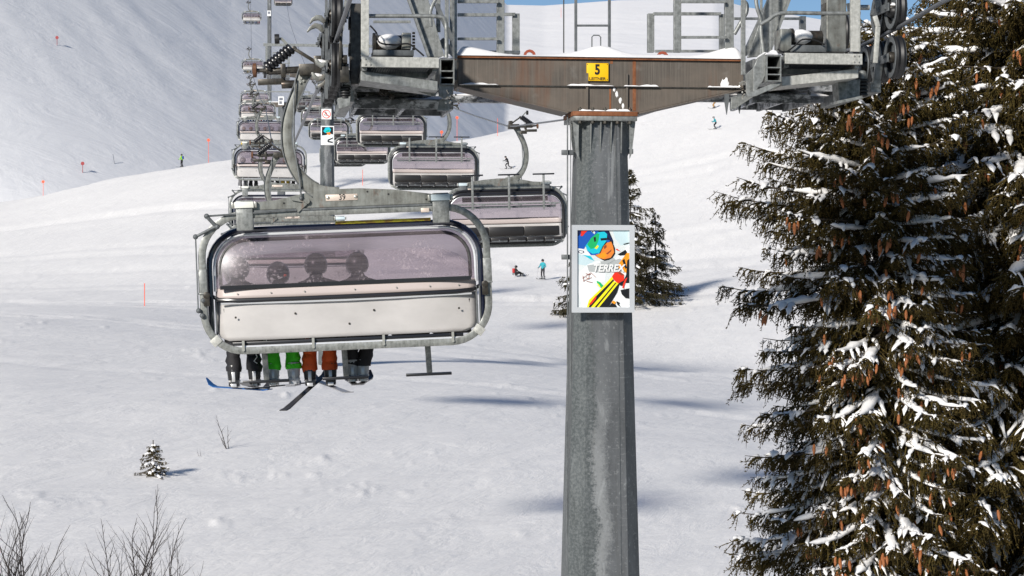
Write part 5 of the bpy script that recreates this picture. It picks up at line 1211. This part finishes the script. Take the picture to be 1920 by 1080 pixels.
for ch, D, i in lch:
    if D not in names_: continue
    for k in range(6):
        if (k == 2 and i % 3 == 1) or (k == 5 and i % 3 == 2): continue
        pi_ = rng2.randrange(6); pr = protos[pi_]
        c_ = pr[0] if pr[1] == 0 else copy_tree(pr[0]); pr[1] += 1
        Mx = Matrix.Translation(ch.location) @ ch.rotation_euler.to_matrix().to_4x4() @ Matrix.Translation((-1.25 + k * .5, 0, 0))
        c_.location = Mx.translation; c_.rotation_euler = ch.rotation_euler
        c_['label'] = 'rider in %s trousers, %s in the %s chair of the left line' % (colr[specs[pi_][0]], pos_w[k], names_[D]); c_['group'] = 'riders in the chairs further up the left line'
for pr in protos:
    if pr[1] == 0:
        for ch in list(pr[0].children_recursive): bpy.data.objects.remove(ch)
        bpy.data.objects.remove(pr[0])

# ------------------------------------------------------------------ skiers on the piste
def skier(label, foot, face, top, legs, helmet, pose='glide', poles=True, scale=1., skimat='ski_dark', bag=None):
    """figure built facing +y, then turned by face (radians about z)"""
    t_ = thing('person', label, 'person', foot, face); t_.scale = (scale,) * 3
    if pose == 'sit':
        J = dict(pelvis=(0, -.3, .13), waist=(0, -.33, .32), chest=(0, -.30, .52), neck=(0, -.27, .66), head=(0, -.24, .78), crown=(0, -.24, .86), lhip=(-.1, -.26, .12), lknee=(-.14, .10, .34), lankle=(-.15, .34, .12), rhip=(.1, -.26, .12), rknee=(.14, .12, .32), rankle=(.15, .38, .12),
                 lsho=(-.2, -.30, .55), lelb=(-.28, -.35, .30), lwri=(-.30, -.40, .10), rsho=(.2, -.30, .55), relb=(.26, -.15, .36), rwri=(.18, .05, .36))
    elif pose == 'stand':
        J = dict(pelvis=(0, 0, .92), waist=(0, 0, 1.1), chest=(0, .02, 1.32), neck=(0, .03, 1.48), head=(0, .05, 1.61), crown=(0, .05, 1.69), lhip=(-.1, 0, .88), lknee=(-.12, .06, .50), lankle=(-.13, 0, .14), rhip=(.1, 0, .88), rknee=(.12, .06, .50), rankle=(.13, 0, .14),
                 lsho=(-.2, .02, 1.36), lelb=(-.30, .05, 1.10), lwri=(-.30, .28, 1.0), rsho=(.2, .02, 1.36), relb=(.30, .05, 1.10), rwri=(.30, .28, 1.0))
    elif pose == 'lunge':
        J = dict(pelvis=(0, -.05, .82), waist=(0, .03, .98), chest=(0, .14, 1.18), neck=(0, .22, 1.32), head=(0, .28, 1.43), crown=(0, .29, 1.51), lhip=(-.1, -.05, .78), lknee=(-.14, .22, .48), lankle=(-.16, .10, .14), rhip=(.1, -.05, .78), rknee=(.16, -.02, .42), rankle=(.22, -.42, .16),
                 lsho=(-.2, .14, 1.22), lelb=(-.32, .22, 1.0), lwri=(-.28, .46, .98), rsho=(.2, .12, 1.22), relb=(.32, .12, .98), rwri=(.34, .36, .9))
    else:
        J = dict(pelvis=(0, -.12, .80), waist=(0, -.04, .97), chest=(0, .08, 1.17), neck=(0, .15, 1.31), head=(0, .20, 1.43), crown=(0, .21, 1.51), lhip=(-.1, -.10, .77), lknee=(-.12, .14, .48), lankle=(-.12, 0, .14), rhip=(.1, -.10, .77), rknee=(.12, .14, .48), rankle=(.12, 0, .14),
                 lsho=(-.2, .08, 1.21), lelb=(-.32, .10, .97), lwri=(-.28, .34, .92), rsho=(.2, .08, 1.21), relb=(.32, .10, .97), rwri=(.28, .34, .92))
    link('body', figure(J, 'body', top, legs), t_)
    head_parts(t_, J['head'], (0, 1, 0), helmet)
    for k in ('lwri', 'rwri'):
        g_ = link('glove', GLOVE, t_, J[k]); g_.rotation_euler = (R(60), 0, 0)
    for k in ('lankle', 'rankle'):
        an = Vector(J[k]); boot(t_, an + Vector((0, 0, -.02)), 0, 0, 'boot_black')
        if pose == 'sit': ski(t_, an + Vector((0, 0, -.10)), (1, .15, 0), (0, 0, 1), 1.65, skimat)
        else: ski(t_, an + Vector((0, .08, -.125)), (0, 1, 0), (0, 0, 1), 1.7, skimat)
    if poles:
        for k, s_ in (('lwri', -1), ('rwri', 1)):
            w_ = Vector(J[k]); q = MB(); dn = Vector((w_.x + s_ * .08, w_.y - (.45 if pose != 'stand' else -.15), .02)) if pose != 'sit' else Vector((w_.x + s_ * .7, w_.y - .1, .02))
            q.tube([w_ + (w_ - dn).normalized() * .12, w_, dn], [.016, .008, .006], 6); q.lathe([(.01, 0), (.05, .01), (.01, .02)], dn + Vector((0, 0, .05)), 'z', 10); q.build('ski_pole', M['grey_stick'], t_)
    if bag:
        q = MB(); c = Vector(J['chest']); q.box(c + Vector((0, -.20, -.06)), (.26, .15, .40)); q.build('backpack', M[bag], t_, bevel=.04)
    return t_
def gp_(px, D): X = (px - 960) / FPX * D; return Vector((X, D, ground(X, D)))
def find_D(px, py, lo=60, hi=300):
    """distance at which the slope passes the photo row py"""
    best = lo; be = 1e9
    for D in np.linspace(lo, hi, 600):
        X = (px - 960) / FPX * D; y = 540 - ground(X, D) / D * FPX
        if abs(y - py) < be: be = abs(y - py); best = D
    return best
D_ = 288; skier('skier in lime green jacket with backpack crossing the crest at left', gp_(341, find_D(341, 301, 240, 300)), R(60), 'lime_cloth', 'black_cloth', 'helmet_dark', 'stand', False, 1., bag='blue_cloth')
skier('skier in black gliding down beside the hanger of the right line', gp_(952, find_D(952, 317)), R(70), 'black_cloth', 'black_cloth', 'helmet_dark', 'lunge', True, 1.0, 'ski_grey')
skier('seated person in red and black jacket resting on the snow', gp_(972, find_D(972, 517)), R(-60), 'black_cloth', 'black_cloth', 'helmet_dark', 'sit', False, 1.0, bag='red_cloth')
skier('skier in turquoise jacket standing with poles beside the seated person', gp_(1018, find_D(1018, 524)), R(150), 'teal_cloth', 'black_cloth', 'helmet_dark', 'stand', True, 1.0)
skier('skier in turquoise jacket sliding across the piste under the right gallery', gp_(1341, find_D(1341, 242)), R(75), 'teal_cloth', 'black_cloth', 'helmet_light', 'glide', True, 1.0)
skier('skier in tan trousers mostly hidden by the right gallery', gp_(1339, find_D(1339, 203, 200, 302)), R(110), 'black_cloth', 'tan_cloth', 'helmet_dark', 'glide', True, 1.0)
for px, top, lab in ((1131, 'teal_cloth', 'tiny distant skier in blue between the ladder rails'), (1149, 'black_cloth', 'tiny distant skier in dark clothes right of the ladder')):
    D = 740; skier(lab, Vector(((px - 960) / FPX * D, D, hill_z(px, D))), R(150), top, 'black_cloth', 'helmet_dark', 'stand', False, 1.)

# ------------------------------------------------------------------ piste markers
def marker(px, ybase, ytop, label, disc=True, mat='orange_red', D=None, far=False, lean=0, arrow=False):
    if far: D = D or 420; X = (px - 960) / FPX * D; base = Vector((X, D, hill_z(px, D))); 
    else:
        D = D or find_D(px, ybase); base = gp_(px, D)
    ht = max(.6, (540 - ytop) / FPX * D - base.z)
    t_ = thing('piste_marker', label, 'piste marker', base, 0, 'piste markers'); q = MB(); q.cyl((0, 0, -.2), (lean, 0, ht), .028 if not far else .05, 8); q.build('pole', M[mat], t_)
    if disc:
        r_ = .20 if not far else .3
        q = MB(); q.lathe([(r_, -.02), (r_, .02)], (lean, -.06, ht - .05), 'y', 20); o = q.build('disc', M[mat], t_)
        if arrow:
            q = MB(); q.beam((lean - .12, -.085, ht - .05), (lean + .06, -.085, ht - .05), .008, .05); q.prism([(lean + .13, ht - .05), (lean + .03, ht + .04), (lean + .03, ht - .14)], -.089, -.081); q.build('arrow', M['white'], o)
    return t_
marker(81, 362, 340, 'red disc marker at the far left of the bright crest', D=find_D(81, 364, 240, 292))
marker(391, 288, 262, 'red disc marker on the crest left of the stacked chairs', D=find_D(391, 291, 240, 292))
marker(828, 278, 247, 'red disc marker below the left gallery beside the hanger', D=find_D(828, 280, 230, 292))
marker(857, 250, 220, 'red disc marker in the gap under the crossarm', D=find_D(857, 262, 250, 300))
marker(271, 575, 531, 'plain red pole standing alone on the left slope', False)
marker(680, 348, 318, 'plain red pole below the fourth right line chair', False)
marker(933, 255, 222, 'plain red pole between the rope and the crossarm', False)
marker(1489, 428, 388, 'red arrow sign marker beside the large spruce', arrow=True)
for (px, yt, lab) in ((107, 70, 'dark red marker high on the shaded mountain at left'), (155, 306, 'dark red marker low on the shaded mountain at left')):
    # distance where the mountain passes this row
    best = min(np.linspace(350, 950, 400), key=lambda D: abs(540 - hill_z(px, D) / D * FPX - (yt + 17)))
    marker(px, 0, yt, lab, True, 'dull_red', best, True)
best = min(np.linspace(350, 950, 400), key=lambda D: abs(540 - hill_z(215, D) / D * FPX - 306)); marker(215, 0, 289, 'thin grey stick on the shaded mountain', False, 'grey_stick', best, True, -.3)
best = min(np.linspace(500, 950, 400), key=lambda D: abs(540 - hill_z(1052, D) / D * FPX - 33)); marker(1052, 0, 14, 'thin red pole high on the mountain left of the ladder', False, 'orange_red', best, True)
Dn = 500; Xn = (878 - 960) / FPX * Dn; zn = hill_z(878, Dn)
best = min(np.linspace(345, 900, 500), key=lambda D: abs(540 - hill_z(878, D) / D * FPX - 208)); Xn = (861 - 960) / FPX * best; bn = Vector((Xn, best, hill_z(861, best)))
t_ = thing('safety_net', 'low red safety net between short poles on the slope seen under the crossarm', 'safety net', bn)
for k in range(4):
    q = MB(); q.cyl((k * 1.15, 0, -.2), (k * 1.15, 0, .75), .06, 6); q.build('pole', M['orange_red'], t_)
q = MB(); q.bb(1.2, 3.4, -.01, .01, .25, .45); q.build('net', M['orange_red'], t_)

# ------------------------------------------------------------------ spruces
UP = np.array([0, 0, 1.])
def nrm(a): return a / np.maximum(np.linalg.norm(a, axis=-1, keepdims=True), 1e-9)
def spindles(P, d, L_, r_, rg, n=3):
    """thin tapered bodies: P base, d direction, L length, r radius"""
    N = len(P); d = nrm(d); ref = np.where(np.abs(d[:, 2:3]) > .9, np.array([[1., 0, 0]]), np.array([[0, 0, 1.]])); a = nrm(np.cross(d, ref)); b_ = np.cross(d, a); ph = rg.random(N) * 6.28
    V = np.empty((N, n + 2, 3)); V[:, 0] = P; V[:, n + 1] = P + d * L_[:, None]; md = P + d * (L_ * rg.uniform(.3, .6, N))[:, None]
    for k in range(n):
        q = ph + 2 * pi * k / n; V[:, k + 1] = md + (a * np.cos(q)[:, None] + b_ * np.sin(q)[:, None]) * r_[:, None]
    f = []
    for k in range(n):
        k2 = (k + 1) % n + 1; f += [(0, k2, k + 1), (k + 1, k2, n + 1)]
    F = (np.array(f)[None] + (np.arange(N) * (n + 2))[:, None, None]).reshape(-1, 3)
    return V.reshape(-1, 3), F
def dabs(P, d, L_, w_, h_, rg):
    """small irregular snow lumps lying along d"""
    N = len(P); d = nrm(d); s_ = nrm(np.cross(d, np.array([[0, 0, 1.]])) + 1e-6); u_ = np.cross(s_, d); V = np.empty((N, 10, 3)); j = lambda: rg.uniform(.6, 1.3, N)[:, None]
    V[:, 0] = P - d * (L_ * .55)[:, None]; V[:, 9] = P + d * (L_ * .55)[:, None]
    for e, off in ((1, -.22), (5, .24)):
        c = P + d * (L_ * off)[:, None]
        V[:, e] = c + s_ * w_[:, None] * j(); V[:, e + 1] = c + u_ * h_[:, None] * j(); V[:, e + 2] = c - s_ * w_[:, None] * j(); V[:, e + 3] = c - u_ * (h_ * .5)[:, None]
    f = []
    for k in range(4):
        k2 = (k + 1) % 4; f += [(0, 1 + k2, 1 + k), (9, 5 + k, 5 + k2), (1 + k, 1 + k2, 5 + k2), (1 + k, 5 + k2, 5 + k)]
    return V.reshape(-1, 3), (np.array(f)[None] + (np.arange(N) * 10)[:, None, None]).reshape(-1, 3)
def ribbons(paths, rw, rh, n=6):
    """paths (M,K,3); rw, rh (M,K): closed tubes, elliptical, wide sideways"""
    Mn, K, _ = paths.shape; t_ = nrm(np.gradient(paths, axis=1)); s_ = nrm(np.cross(t_, UP) + 1e-6); u_ = np.cross(s_, t_)
    V = np.empty((Mn, K, n, 3))
    for k in range(n):
        q = 2 * pi * k / n + .3; V[:, :, k] = paths + s_ * (rw * cos(q))[..., None] + u_ * (rh * sin(q))[..., None]
    base = (np.arange(Mn) * K * n)[:, None, None, None]; i = np.arange(K - 1)[None, :, None, None] * n; k = np.arange(n)[None, None, :, None]; k2 = (k + 1) % n
    F = np.concatenate([base + i + k, base + i + k2, base + i + n + k2, base + i + n + k], -1).reshape(-1, 4)
    return V.reshape(-1, 3), F
def merge(lst):
    Vs = []; Fs = []; o = 0
    for V, F in lst: Vs.append(V); Fs.append(F + o); o += len(V)
    return np.concatenate(Vs), np.concatenate(Fs)
def spruce(name_label, base, H, trunk_r, Lfun, whorl=.26, per=6, seed=1, lat_step=.10, lat_len=.42, hang=(.08, .30), twig_step=.055, twig_r=.013, zmin=.08, snow=.6, snow_w=1., cones=0, cone_rng=(.5, 1.), mat='needles', droop=.30, group=None, dens_fun=None, azf=None, snow_mat='snow', extra=(), sub_step=.035, sub_len=.05):
    rg = np.random.default_rng(seed); t_ = thing('spruce_tree', name_label, 'tree', base, 0, group)
    q = MB(); zz = np.linspace(-.4, H, 14); q.tube([(rg.normal() * .02 * (i > 0), rg.normal() * .02 * (i > 0), z) for i, z in enumerate(zz)], [max(.015, trunk_r * (1 - max(0, z) / H) ** .8) for z in zz], 12); q.build('trunk', M['bark'], t_)
    wood = []; tw_ = []; sn = []; dab_ = []; cone_pos = []; z = H * zmin
    jobs = []
    for (ez, eaz, eL) in extra:
        f = 1 - ez / H; rise = .25 * (1 - min(1, f * 3)); jobs.append((ez - eL * (2 * rise - .45 * droop * min(1, f * 2.5 + .2)), eaz, eL, f, 1.15, 1.))
    while z < H - .15:
        f = 1 - z / H; nper = per if f > .08 else max(3, per - 2); dens = dens_fun(z) if dens_fun else 1.
        for k in range(nper):
            az = 2 * pi * (k + rg.random() * .8) / nper + z * 2.1
            zb = z + rg.normal() * whorl * .35; jobs.append((zb, az, Lfun(zb, az) * rg.uniform(.72, 1.12), f, dens, rg.uniform(.6, 1.4)))
        z += whorl * rg.uniform(.7, 1.25) * (1 if f > .12 else .6)
    for _pass in (0,):
        for (zb, az, L_, f, dens, drf) in jobs:
            if L_ < .12: continue
            K = 9; s_ = np.linspace(0, 1, K); out = np.array([cos(az), sin(az), 0]); rise = .25 * (1 - min(1, f * 3)) ; dr = droop * drf * min(1, f * 2.5 + .2)
            path = np.zeros((K, 3)); path += out * (s_ * L_)[:, None]; path[:, 2] = zb + L_ * (rise * s_ * 2 - dr * s_ ** 1.3 + dr * .55 * s_ ** 3.5)
            side = np.array([-sin(az), cos(az), 0]); path += side * (L_ * .08 * rg.normal() * s_ ** 2)[:, None]
            r0 = .012 + .012 * L_; wood.append(ribbons(path[None], np.linspace(r0, .004, K)[None], np.linspace(r0, .004, K)[None], 5))
            # laterals
            nl = max(3, int(L_ * .92 / lat_step * dens)); tl = np.sort(rg.uniform(.10, .98, nl)); sgn = np.where(np.arange(nl) % 2 == 0, 1, -1)
            P0 = np.stack([np.interp(tl, s_, path[:, j]) for j in range(3)], 1); tg = nrm(np.stack([np.interp(tl, s_, np.gradient(path[:, j])) for j in range(3)], 1))
            ll = np.minimum(lat_len * (.35 + .9 * (L_ / 2.2)), .85) * (1 - .72 * tl ** 2) * rg.uniform(.5, 1.15, nl); ll = np.minimum(ll, L_ * .55)
            dirl = nrm(tg * rg.uniform(.5, .9, nl)[:, None] + side[None] * (sgn * rg.uniform(.5, 1, nl))[:, None]); KL = 5; sl_ = np.linspace(0, 1, KL)
            lat = P0[:, None] + dirl[:, None] * (ll[:, None] * sl_[None])[..., None]; lat[..., 2] -= (ll * rg.uniform(.25, .75, nl))[:, None] * sl_[None] ** 1.7
            # needled laterals themselves
            rl = np.full((nl, KL), twig_r * 1.25); rl[:, -1] = .003; wood2 = ribbons(lat, rl, rl, 4); tw_.append(('q', wood2))
            # hanging cords with short side twigs
            nt_ = np.maximum(2, (ll / twig_step).astype(int)); ids = np.repeat(np.arange(nl), nt_); ss = rg.uniform(.05, 1., len(ids)); nC = len(ids)
            TP = np.stack([(lat[ids, :, j] * np.maximum(0, 1 - np.abs(ss[:, None] * (KL - 1) - np.arange(KL)[None]))).sum(1) for j in range(3)], 1)
            nm = max(4, int(L_ / twig_step)); sm_ = rg.uniform(.15, 1, nm); MP = np.stack([np.interp(sm_, s_, path[:, j]) for j in range(3)], 1)
            TP = np.concatenate([TP, MP]); od = np.concatenate([dirl[ids], np.repeat(out[None], nm, 0)]); nC = len(TP)
            TD = nrm(od * rg.uniform(.05, .6, nC)[:, None] + rg.normal(size=(nC, 3)) * .22 - UP[None] * rg.uniform(.35, 1.5, nC)[:, None])
            TL = rg.uniform(hang[0], hang[1], nC) ** 1.0 * (.6 + .5 * min(1., L_ / 1.5)); tw_.append(('t', spindles(TP, TD, TL, np.full(nC, twig_r * .75), rg)))
            reps = np.maximum(2, (TL / sub_step).astype(int)); i2 = np.repeat(np.arange(nC), reps); n2 = len(i2); a2 = rg.uniform(0, .95, n2)
            SP = TP[i2] + TD[i2] * (TL[i2] * a2)[:, None]; SD = TD[i2] * .7 + rg.normal(size=(n2, 3)) * .75 + od[i2] * .2
            tw_.append(('t', spindles(SP, SD, rg.uniform(.6, 1.25, n2) * sub_len, np.full(n2, twig_r * .8), rg)))
            # snow dabs caught on the twigs
            if snow > 0:
                ns = int(nC * snow * .46); pk = rg.integers(0, nC, ns); dP = TP[pk] + TD[pk] * (TL[pk] * rg.uniform(0, .5, ns))[:, None]; dP[:, 2] += twig_r
                dD = od[pk] + TD[pk] * rg.uniform(.0, 1.3, ns)[:, None]; dsz = rg.uniform(.4, 1.2, ns) * snow_w
                dab_.append(dabs(dP, dD, .062 * dsz, .013 * dsz, .010 * dsz, rg))
            # snow on the branch and the laterals
            if rg.random() < snow + .25 and snow > 0:
                a0 = rg.uniform(0, .35); a1 = rg.uniform(.6, .97); KS = 11; sp_ = np.linspace(a0, a1, KS)
                sp3 = np.stack([np.interp(sp_, s_, path[:, j]) for j in range(3)], 1); prof = np.sin(np.linspace(0, pi, KS)) ** .45 * rg.uniform(.55, 1.25, KS) * (.036 + .020 * min(L_, 2.5)) * snow_w; prof[0] = prof[-1] = .001
                sp3[:, 2] += prof * .55 + .004; sn.append(ribbons(sp3[None], prof[None] * 1.15, prof[None] * .7, 7))
            msk = (rg.random(nl) < snow) & (ll > .10)
            if msk.any():
                lt = lat[msk].copy(); m_ = len(lt); KS = 8; i_ = np.linspace(.0, rg.uniform(.75, 1.0), KS) * (KL - 1); w0 = np.maximum(0, 1 - np.abs(i_[:, None] - np.arange(KL)[None])); lp = np.einsum('kl,mlj->mkj', w0, lt)
                pr = np.sin(np.linspace(.12, pi, KS))[None] ** .5 * rg.uniform(.35, 1.35, (m_, KS)) * rg.uniform(.5, 1.6, (m_, 1)) * .028 * snow_w; pr[:, -1] = .001; pr[:, 0] *= .7
                lp[..., 2] += pr * .6 + twig_r; lp[..., :2] += rg.normal(size=(m_, KS, 2)) * .004; sn.append(ribbons(lp, pr * 1.35, pr * .62, 6))
            # cones in clusters near the tips
            if cones and cone_rng[0] < zb / H < cone_rng[1] and rg.random() < .85 and L_ > .35:
                for c_ in range(rg.integers(1, 3)):
                    a = rg.uniform(.45, .98); cp = np.array([np.interp(a, s_, path[:, j]) for j in range(3)]) + side * rg.normal() * .12 * L_ * .5
                    for e in range(rg.integers(1, 6)): cone_pos.append(cp + np.array([rg.normal() * .055, rg.normal() * .055, -rg.uniform(.05, .16)]))
    V, F = merge(wood); np_mesh('branches', V, F, M['bark'], t_, kind='stuff')
    tri = [x[1] for x in tw_ if x[0] == 't']; qd = [x[1] for x in tw_ if x[0] == 'q']
    V, F = merge(tri); V2, F2 = merge(qd); Fq = np.concatenate([F2[:, [0, 1, 2]], F2[:, [0, 2, 3]]]); V, F = merge([(V, F), (V2, Fq)])
    # leader
    o = np_mesh('crown', V, F, M[mat], t_, kind='stuff', smooth=False)
    if sn:
        V, F = merge(sn); F = np.concatenate([F[:, [0, 1, 2]], F[:, [0, 2, 3]]])
        if dab_: V, F = merge([(V, F), merge(dab_)])
        np_mesh('branch_snow', V, F, M[snow_mat], t_, kind='stuff')
    print('TREE', H, len(cone_pos), {c.name: len(c.data.polygons) for c in t_.children})
    return t_, cone_pos, len(F)
def cone_mesh():
    q = MB(); prof = []; n = 11
    for i in range(n):
        t_ = i / (n - 1); r_ = .020 * (sin(pi * min(1, t_ * .86 + .12))) ** .7; prof += [(max(.002, r_), -.135 * t_), (max(.002, r_ * .82), -.135 * t_ - .006)]
    q.lathe(prof, axis='z', n=9); o = q.build('cone', M['cone'], smooth=False); me = o.data; bpy.data.objects.remove(o); return me
CONE = cone_mesh()
def hang_cones(t_, pos, limit, keep):
    pos = [p for p in pos if keep(Vector(p) + t_.location)]; random.shuffle(pos); pos.sort(key=lambda p: p[1] + .6 * random.random())
    for p in pos[:limit]:
        o = link('cone', CONE, t_, Vector(p)); o.rotation_euler = (random.uniform(-.25, .25), random.uniform(-.25, .25), random.uniform(0, 6)); s_ = random.uniform(.8, 1.12); o.scale = (s_ * 1.2, s_ * 1.2, s_)
def vis(P):
    if P.y < 1: return False
    x = 960 + P.x / P.y * FPX; y = 540 - P.z / P.y * FPX; return 1250 < x < 1960 and -60 < y < 1120
def tree_at(px, D): X = (px - 960) / FPX * D; return Vector((X, D, ground(X, D) - .1))
# big left spruce
DA = 29.5; bA = tree_at(1655, DA); topA = (540 - 40) / FPX * DA; HA = topA - bA.z
EXA = []
for (tx_, ty_, daz) in [(1428, 210, .1), (1440, 225, -.35), (1470, 190, .3), (1342, 356, .0), (1385, 335, .3), (1372, 372, -.4), (1420, 300, .15), (1395, 262, -.2), (1450, 275, .5), (1440, 395, .5), (1348, 536, .05), (1400, 500, -.35), (1372, 565, .4), (1425, 465, .2), (1450, 430, -.3), (1385, 690, .0), (1425, 655, .35), (1400, 720, -.4), (1470, 610, .2), (1388, 850, .1), (1400, 800, -.3), (1415, 770, .3), (1372, 958, .0), (1395, 930, -.35), (1378, 1000, .35), (1400, 890, .2), (1368, 1035, .1), (1400, 1060, -.3)]:
    EXA.append(((540 - ty_) / FPX * DA - bA.z, pi + daz, (1655 - tx_) / FPX * DA / cos(daz)))
def LA(z, az):
    dz = HA - z; l = float(np.interp(dz, [0, .4, .9, 1.6, 3.0, 5.5, 7.5, 12], [.30, .75, 1.1, 1.3, 1.4, 1.5, 1.6, 2.4]))
    return l
def densA(z): return 1. if z > HA - 8.2 else .3
tA, cA, nA = spruce('large snow laden spruce full of hanging cones right of the tower', bA, HA, .14, LA, .17, 8, 11, .085, .40, (.06, .26), .036, .010, .06, .58, .95, 1, (.35, .99), extra=EXA, group='large spruces at the right', dens_fun=densA, droop=.36)
hang_cones(tA, cA, 290, vis)
DB = 31.5; bB = tree_at(1935, DB); HB = 7.2 - bB.z
def LB(z, az):
    dz = HB - z
    return float(np.interp(dz, [0, .5, 1.5, 3.2, 5, 8, 14], [.15, .5, 1.1, 1.75, 2.2, 2.6, 3.2])) * (1 + .15 * sin(az * 2 + z * 1.7))
def densB(z): return 1. if HB - 11.5 < z < HB - 2.6 else .3
tB, cB, nB = spruce('taller denser spruce at the right edge behind the first one', bB, HB, .24, LB, .22, 9, 23, .095, .46, (.08, .34), .042, .012, .06, .48, 1.15, 1, (.35, .99), group='large spruces at the right', dens_fun=densB)
hang_cones(tB, cB, 200, vis)
# third crown filling the gap behind
DC = 34.0; bC = tree_at(1800, DC); HC_ = 5.4 - bC.z
tC, cC, nC = spruce('spruce standing behind between the two large ones', bC, HC_, .2, lambda z, az: float(np.interp(HC_ - z, [0, .6, 2, 5, 9, 14], [.12, .5, 1.1, 1.6, 1.9, 2.2])), .28, 8, 37, .11, .46, (.10, .36), .055, .014, .1, .45, 1.3, 1, (.5, .99), group='large spruces at the right', dens_fun=lambda z: 1. if z > HC_ - 10.5 else .3)
hang_cones(tC, cC, 60, vis)

# group of spruces on the piste behind the pole
for (px, yb_, ytop, w_, lab, sd) in ((1182, 572, 318, 3.3, 'tallest of the distant spruces, half hidden by the pole and the poster', 3), (1229, 556, 398, 2.3, 'slim distant spruce right of the poster with bare lower trunk', 4), (1082, 592, 470, 2.0, 'low distant spruce peeping out left of the pole', 5)):
    D = find_D(px, yb_, 120, 200); b0 = tree_at(px, D); H = (540 - ytop) / FPX * D - b0.z; lw = w_
    spruce(lab, b0, H, .14, lambda z, az, H=H, lw=lw: lw * float(np.interp((H - z) / H, [0, .1, .3, .6, .85, 1], [.04, .18, .42, .78, 1., 1.])) * (1 + .25 * sin(az * 2 + z)), .50, 6, sd * 7, .26, .6, (.2, .5), .17, .035, .08, .06, 2., sub_step=.13, sub_len=.2, group='distant spruces on the piste', mat='needles_far')
# small fir poking out of the snow
D = find_D(288, 892, 60, 110); b0 = tree_at(288, D); H = (540 - 822) / FPX * D - b0.z
spruce('small young fir sticking out of the snow with snow pads', b0 + Vector((0, 0, -.05)), H, .035, lambda z, az: float(np.interp((H - z) / H, [0, .15, .4, .7, 1], [.05, .18, .36, .52, .62])), .13, 6, 77, .085, .2, (.05, .12), .035, .011, .06, .30, 1.25)

# ------------------------------------------------------------------ bare shrubs
def shrub(label, px, D, stems, seed, r0=.011, cat='shrub', base_off=.1):
    """stems: list of (px top, py top, px base offset)"""
    rr_ = random.Random(seed); b0 = tree_at(px, D); t_ = thing('bare_shrub', label, cat, b0, 0, 'bare shrubs in the snow')
    def branch(q, p, d, L_, r_, depth):
        pts = [Vector(p)]; dd_ = Vector(d).normalized(); n_ = max(3, int(L_ / .18)); rads = [r_]
        for i in range(n_):
            dd_ = (dd_ + Vector((rr_.gauss(0, .10), rr_.gauss(0, .10), .03))).normalized(); pts.append(pts[-1] + dd_ * (L_ / n_)); rads.append(r_ * (1 - .8 * (i + 1) / n_))
        q.tube(pts, rads, 5)
        for i in range(1, n_):   # buds
            q.ball(pts[i] + Vector((rr_.uniform(-.01, .01), 0, 0)), rads[i] * 1.7, 5, 3)
        if depth:
            for i in range(1, n_):
                if rr_.random() < (.7 if depth > 1 else .2):
                    s_ = rr_.choice((-1, 1)); nd = (dd_ + Vector((s_ * rr_.uniform(.35, .8), rr_.uniform(-.4, .4), rr_.uniform(.1, .4)))).normalized(); branch(q, pts[i], nd, L_ * (1 - i / n_) * rr_.uniform(.4, .75), rads[i] * .7, depth - 1)
    for (tx, ty, ox) in stems:
        top = W(tx, ty, D) - b0; st_ = Vector((ox, rr_.uniform(-.15, .15), -.1)); q = MB(); branch(q, st_, top - st_, (top - st_).length * 1.10, r0 * rr_.uniform(.95, 1.3), 3); q.build('stem', M['twig'], t_)
    return t_
shrub('bare shrub at the bottom left corner with dense upright twigs', 25, 47, [(50, 930, 0), (30, 948, -.1), (5, 975, -.3), (75, 965, .1), (62, 985, .3), (20, 965, -.2), (45, 1000, .1)], 3, .02)
shrub('tall bare shrub right of the corner one, reaching highest', 255, 47, [(258, 920, .05), (283, 930, .1), (238, 960, -.1), (277, 980, .25), (248, 990, 0)], 4, .02)
shrub('short bare shrub with thin straight shoots between the two taller ones', 210, 47, [(190, 1010, -.2), (210, 1028, 0), (163, 1040, -.4), (230, 1005, .1)], 5, .014)
shrub('low bare twigs at the bottom edge right of the tall shrub', 325, 47, [(296, 1035, -.2), (340, 1045, .1), (365, 1065, .3), (318, 1030, 0)], 6, .012)
shrub('low bare twigs at the bottom edge beside the corner shrub', 110, 47, [(92, 1040, -.1), (125, 1050, .1), (105, 1060, .2)], 7, .012)
D = find_D(430, 842, 70, 120); shrub('single bare sapling leaning left, sticking out of the snow right of the small fir', 430, D, [(393, 790, 0), (425, 800, .02)], 8, .016)
D = find_D(377, 858, 70, 120); shrub('tiny bare twig in the snow between the small fir and the sapling', 377, D, [(364, 846, 0), (376, 844, .02)], 9, .008)
D = find_D(1425, 825, 60, 120)
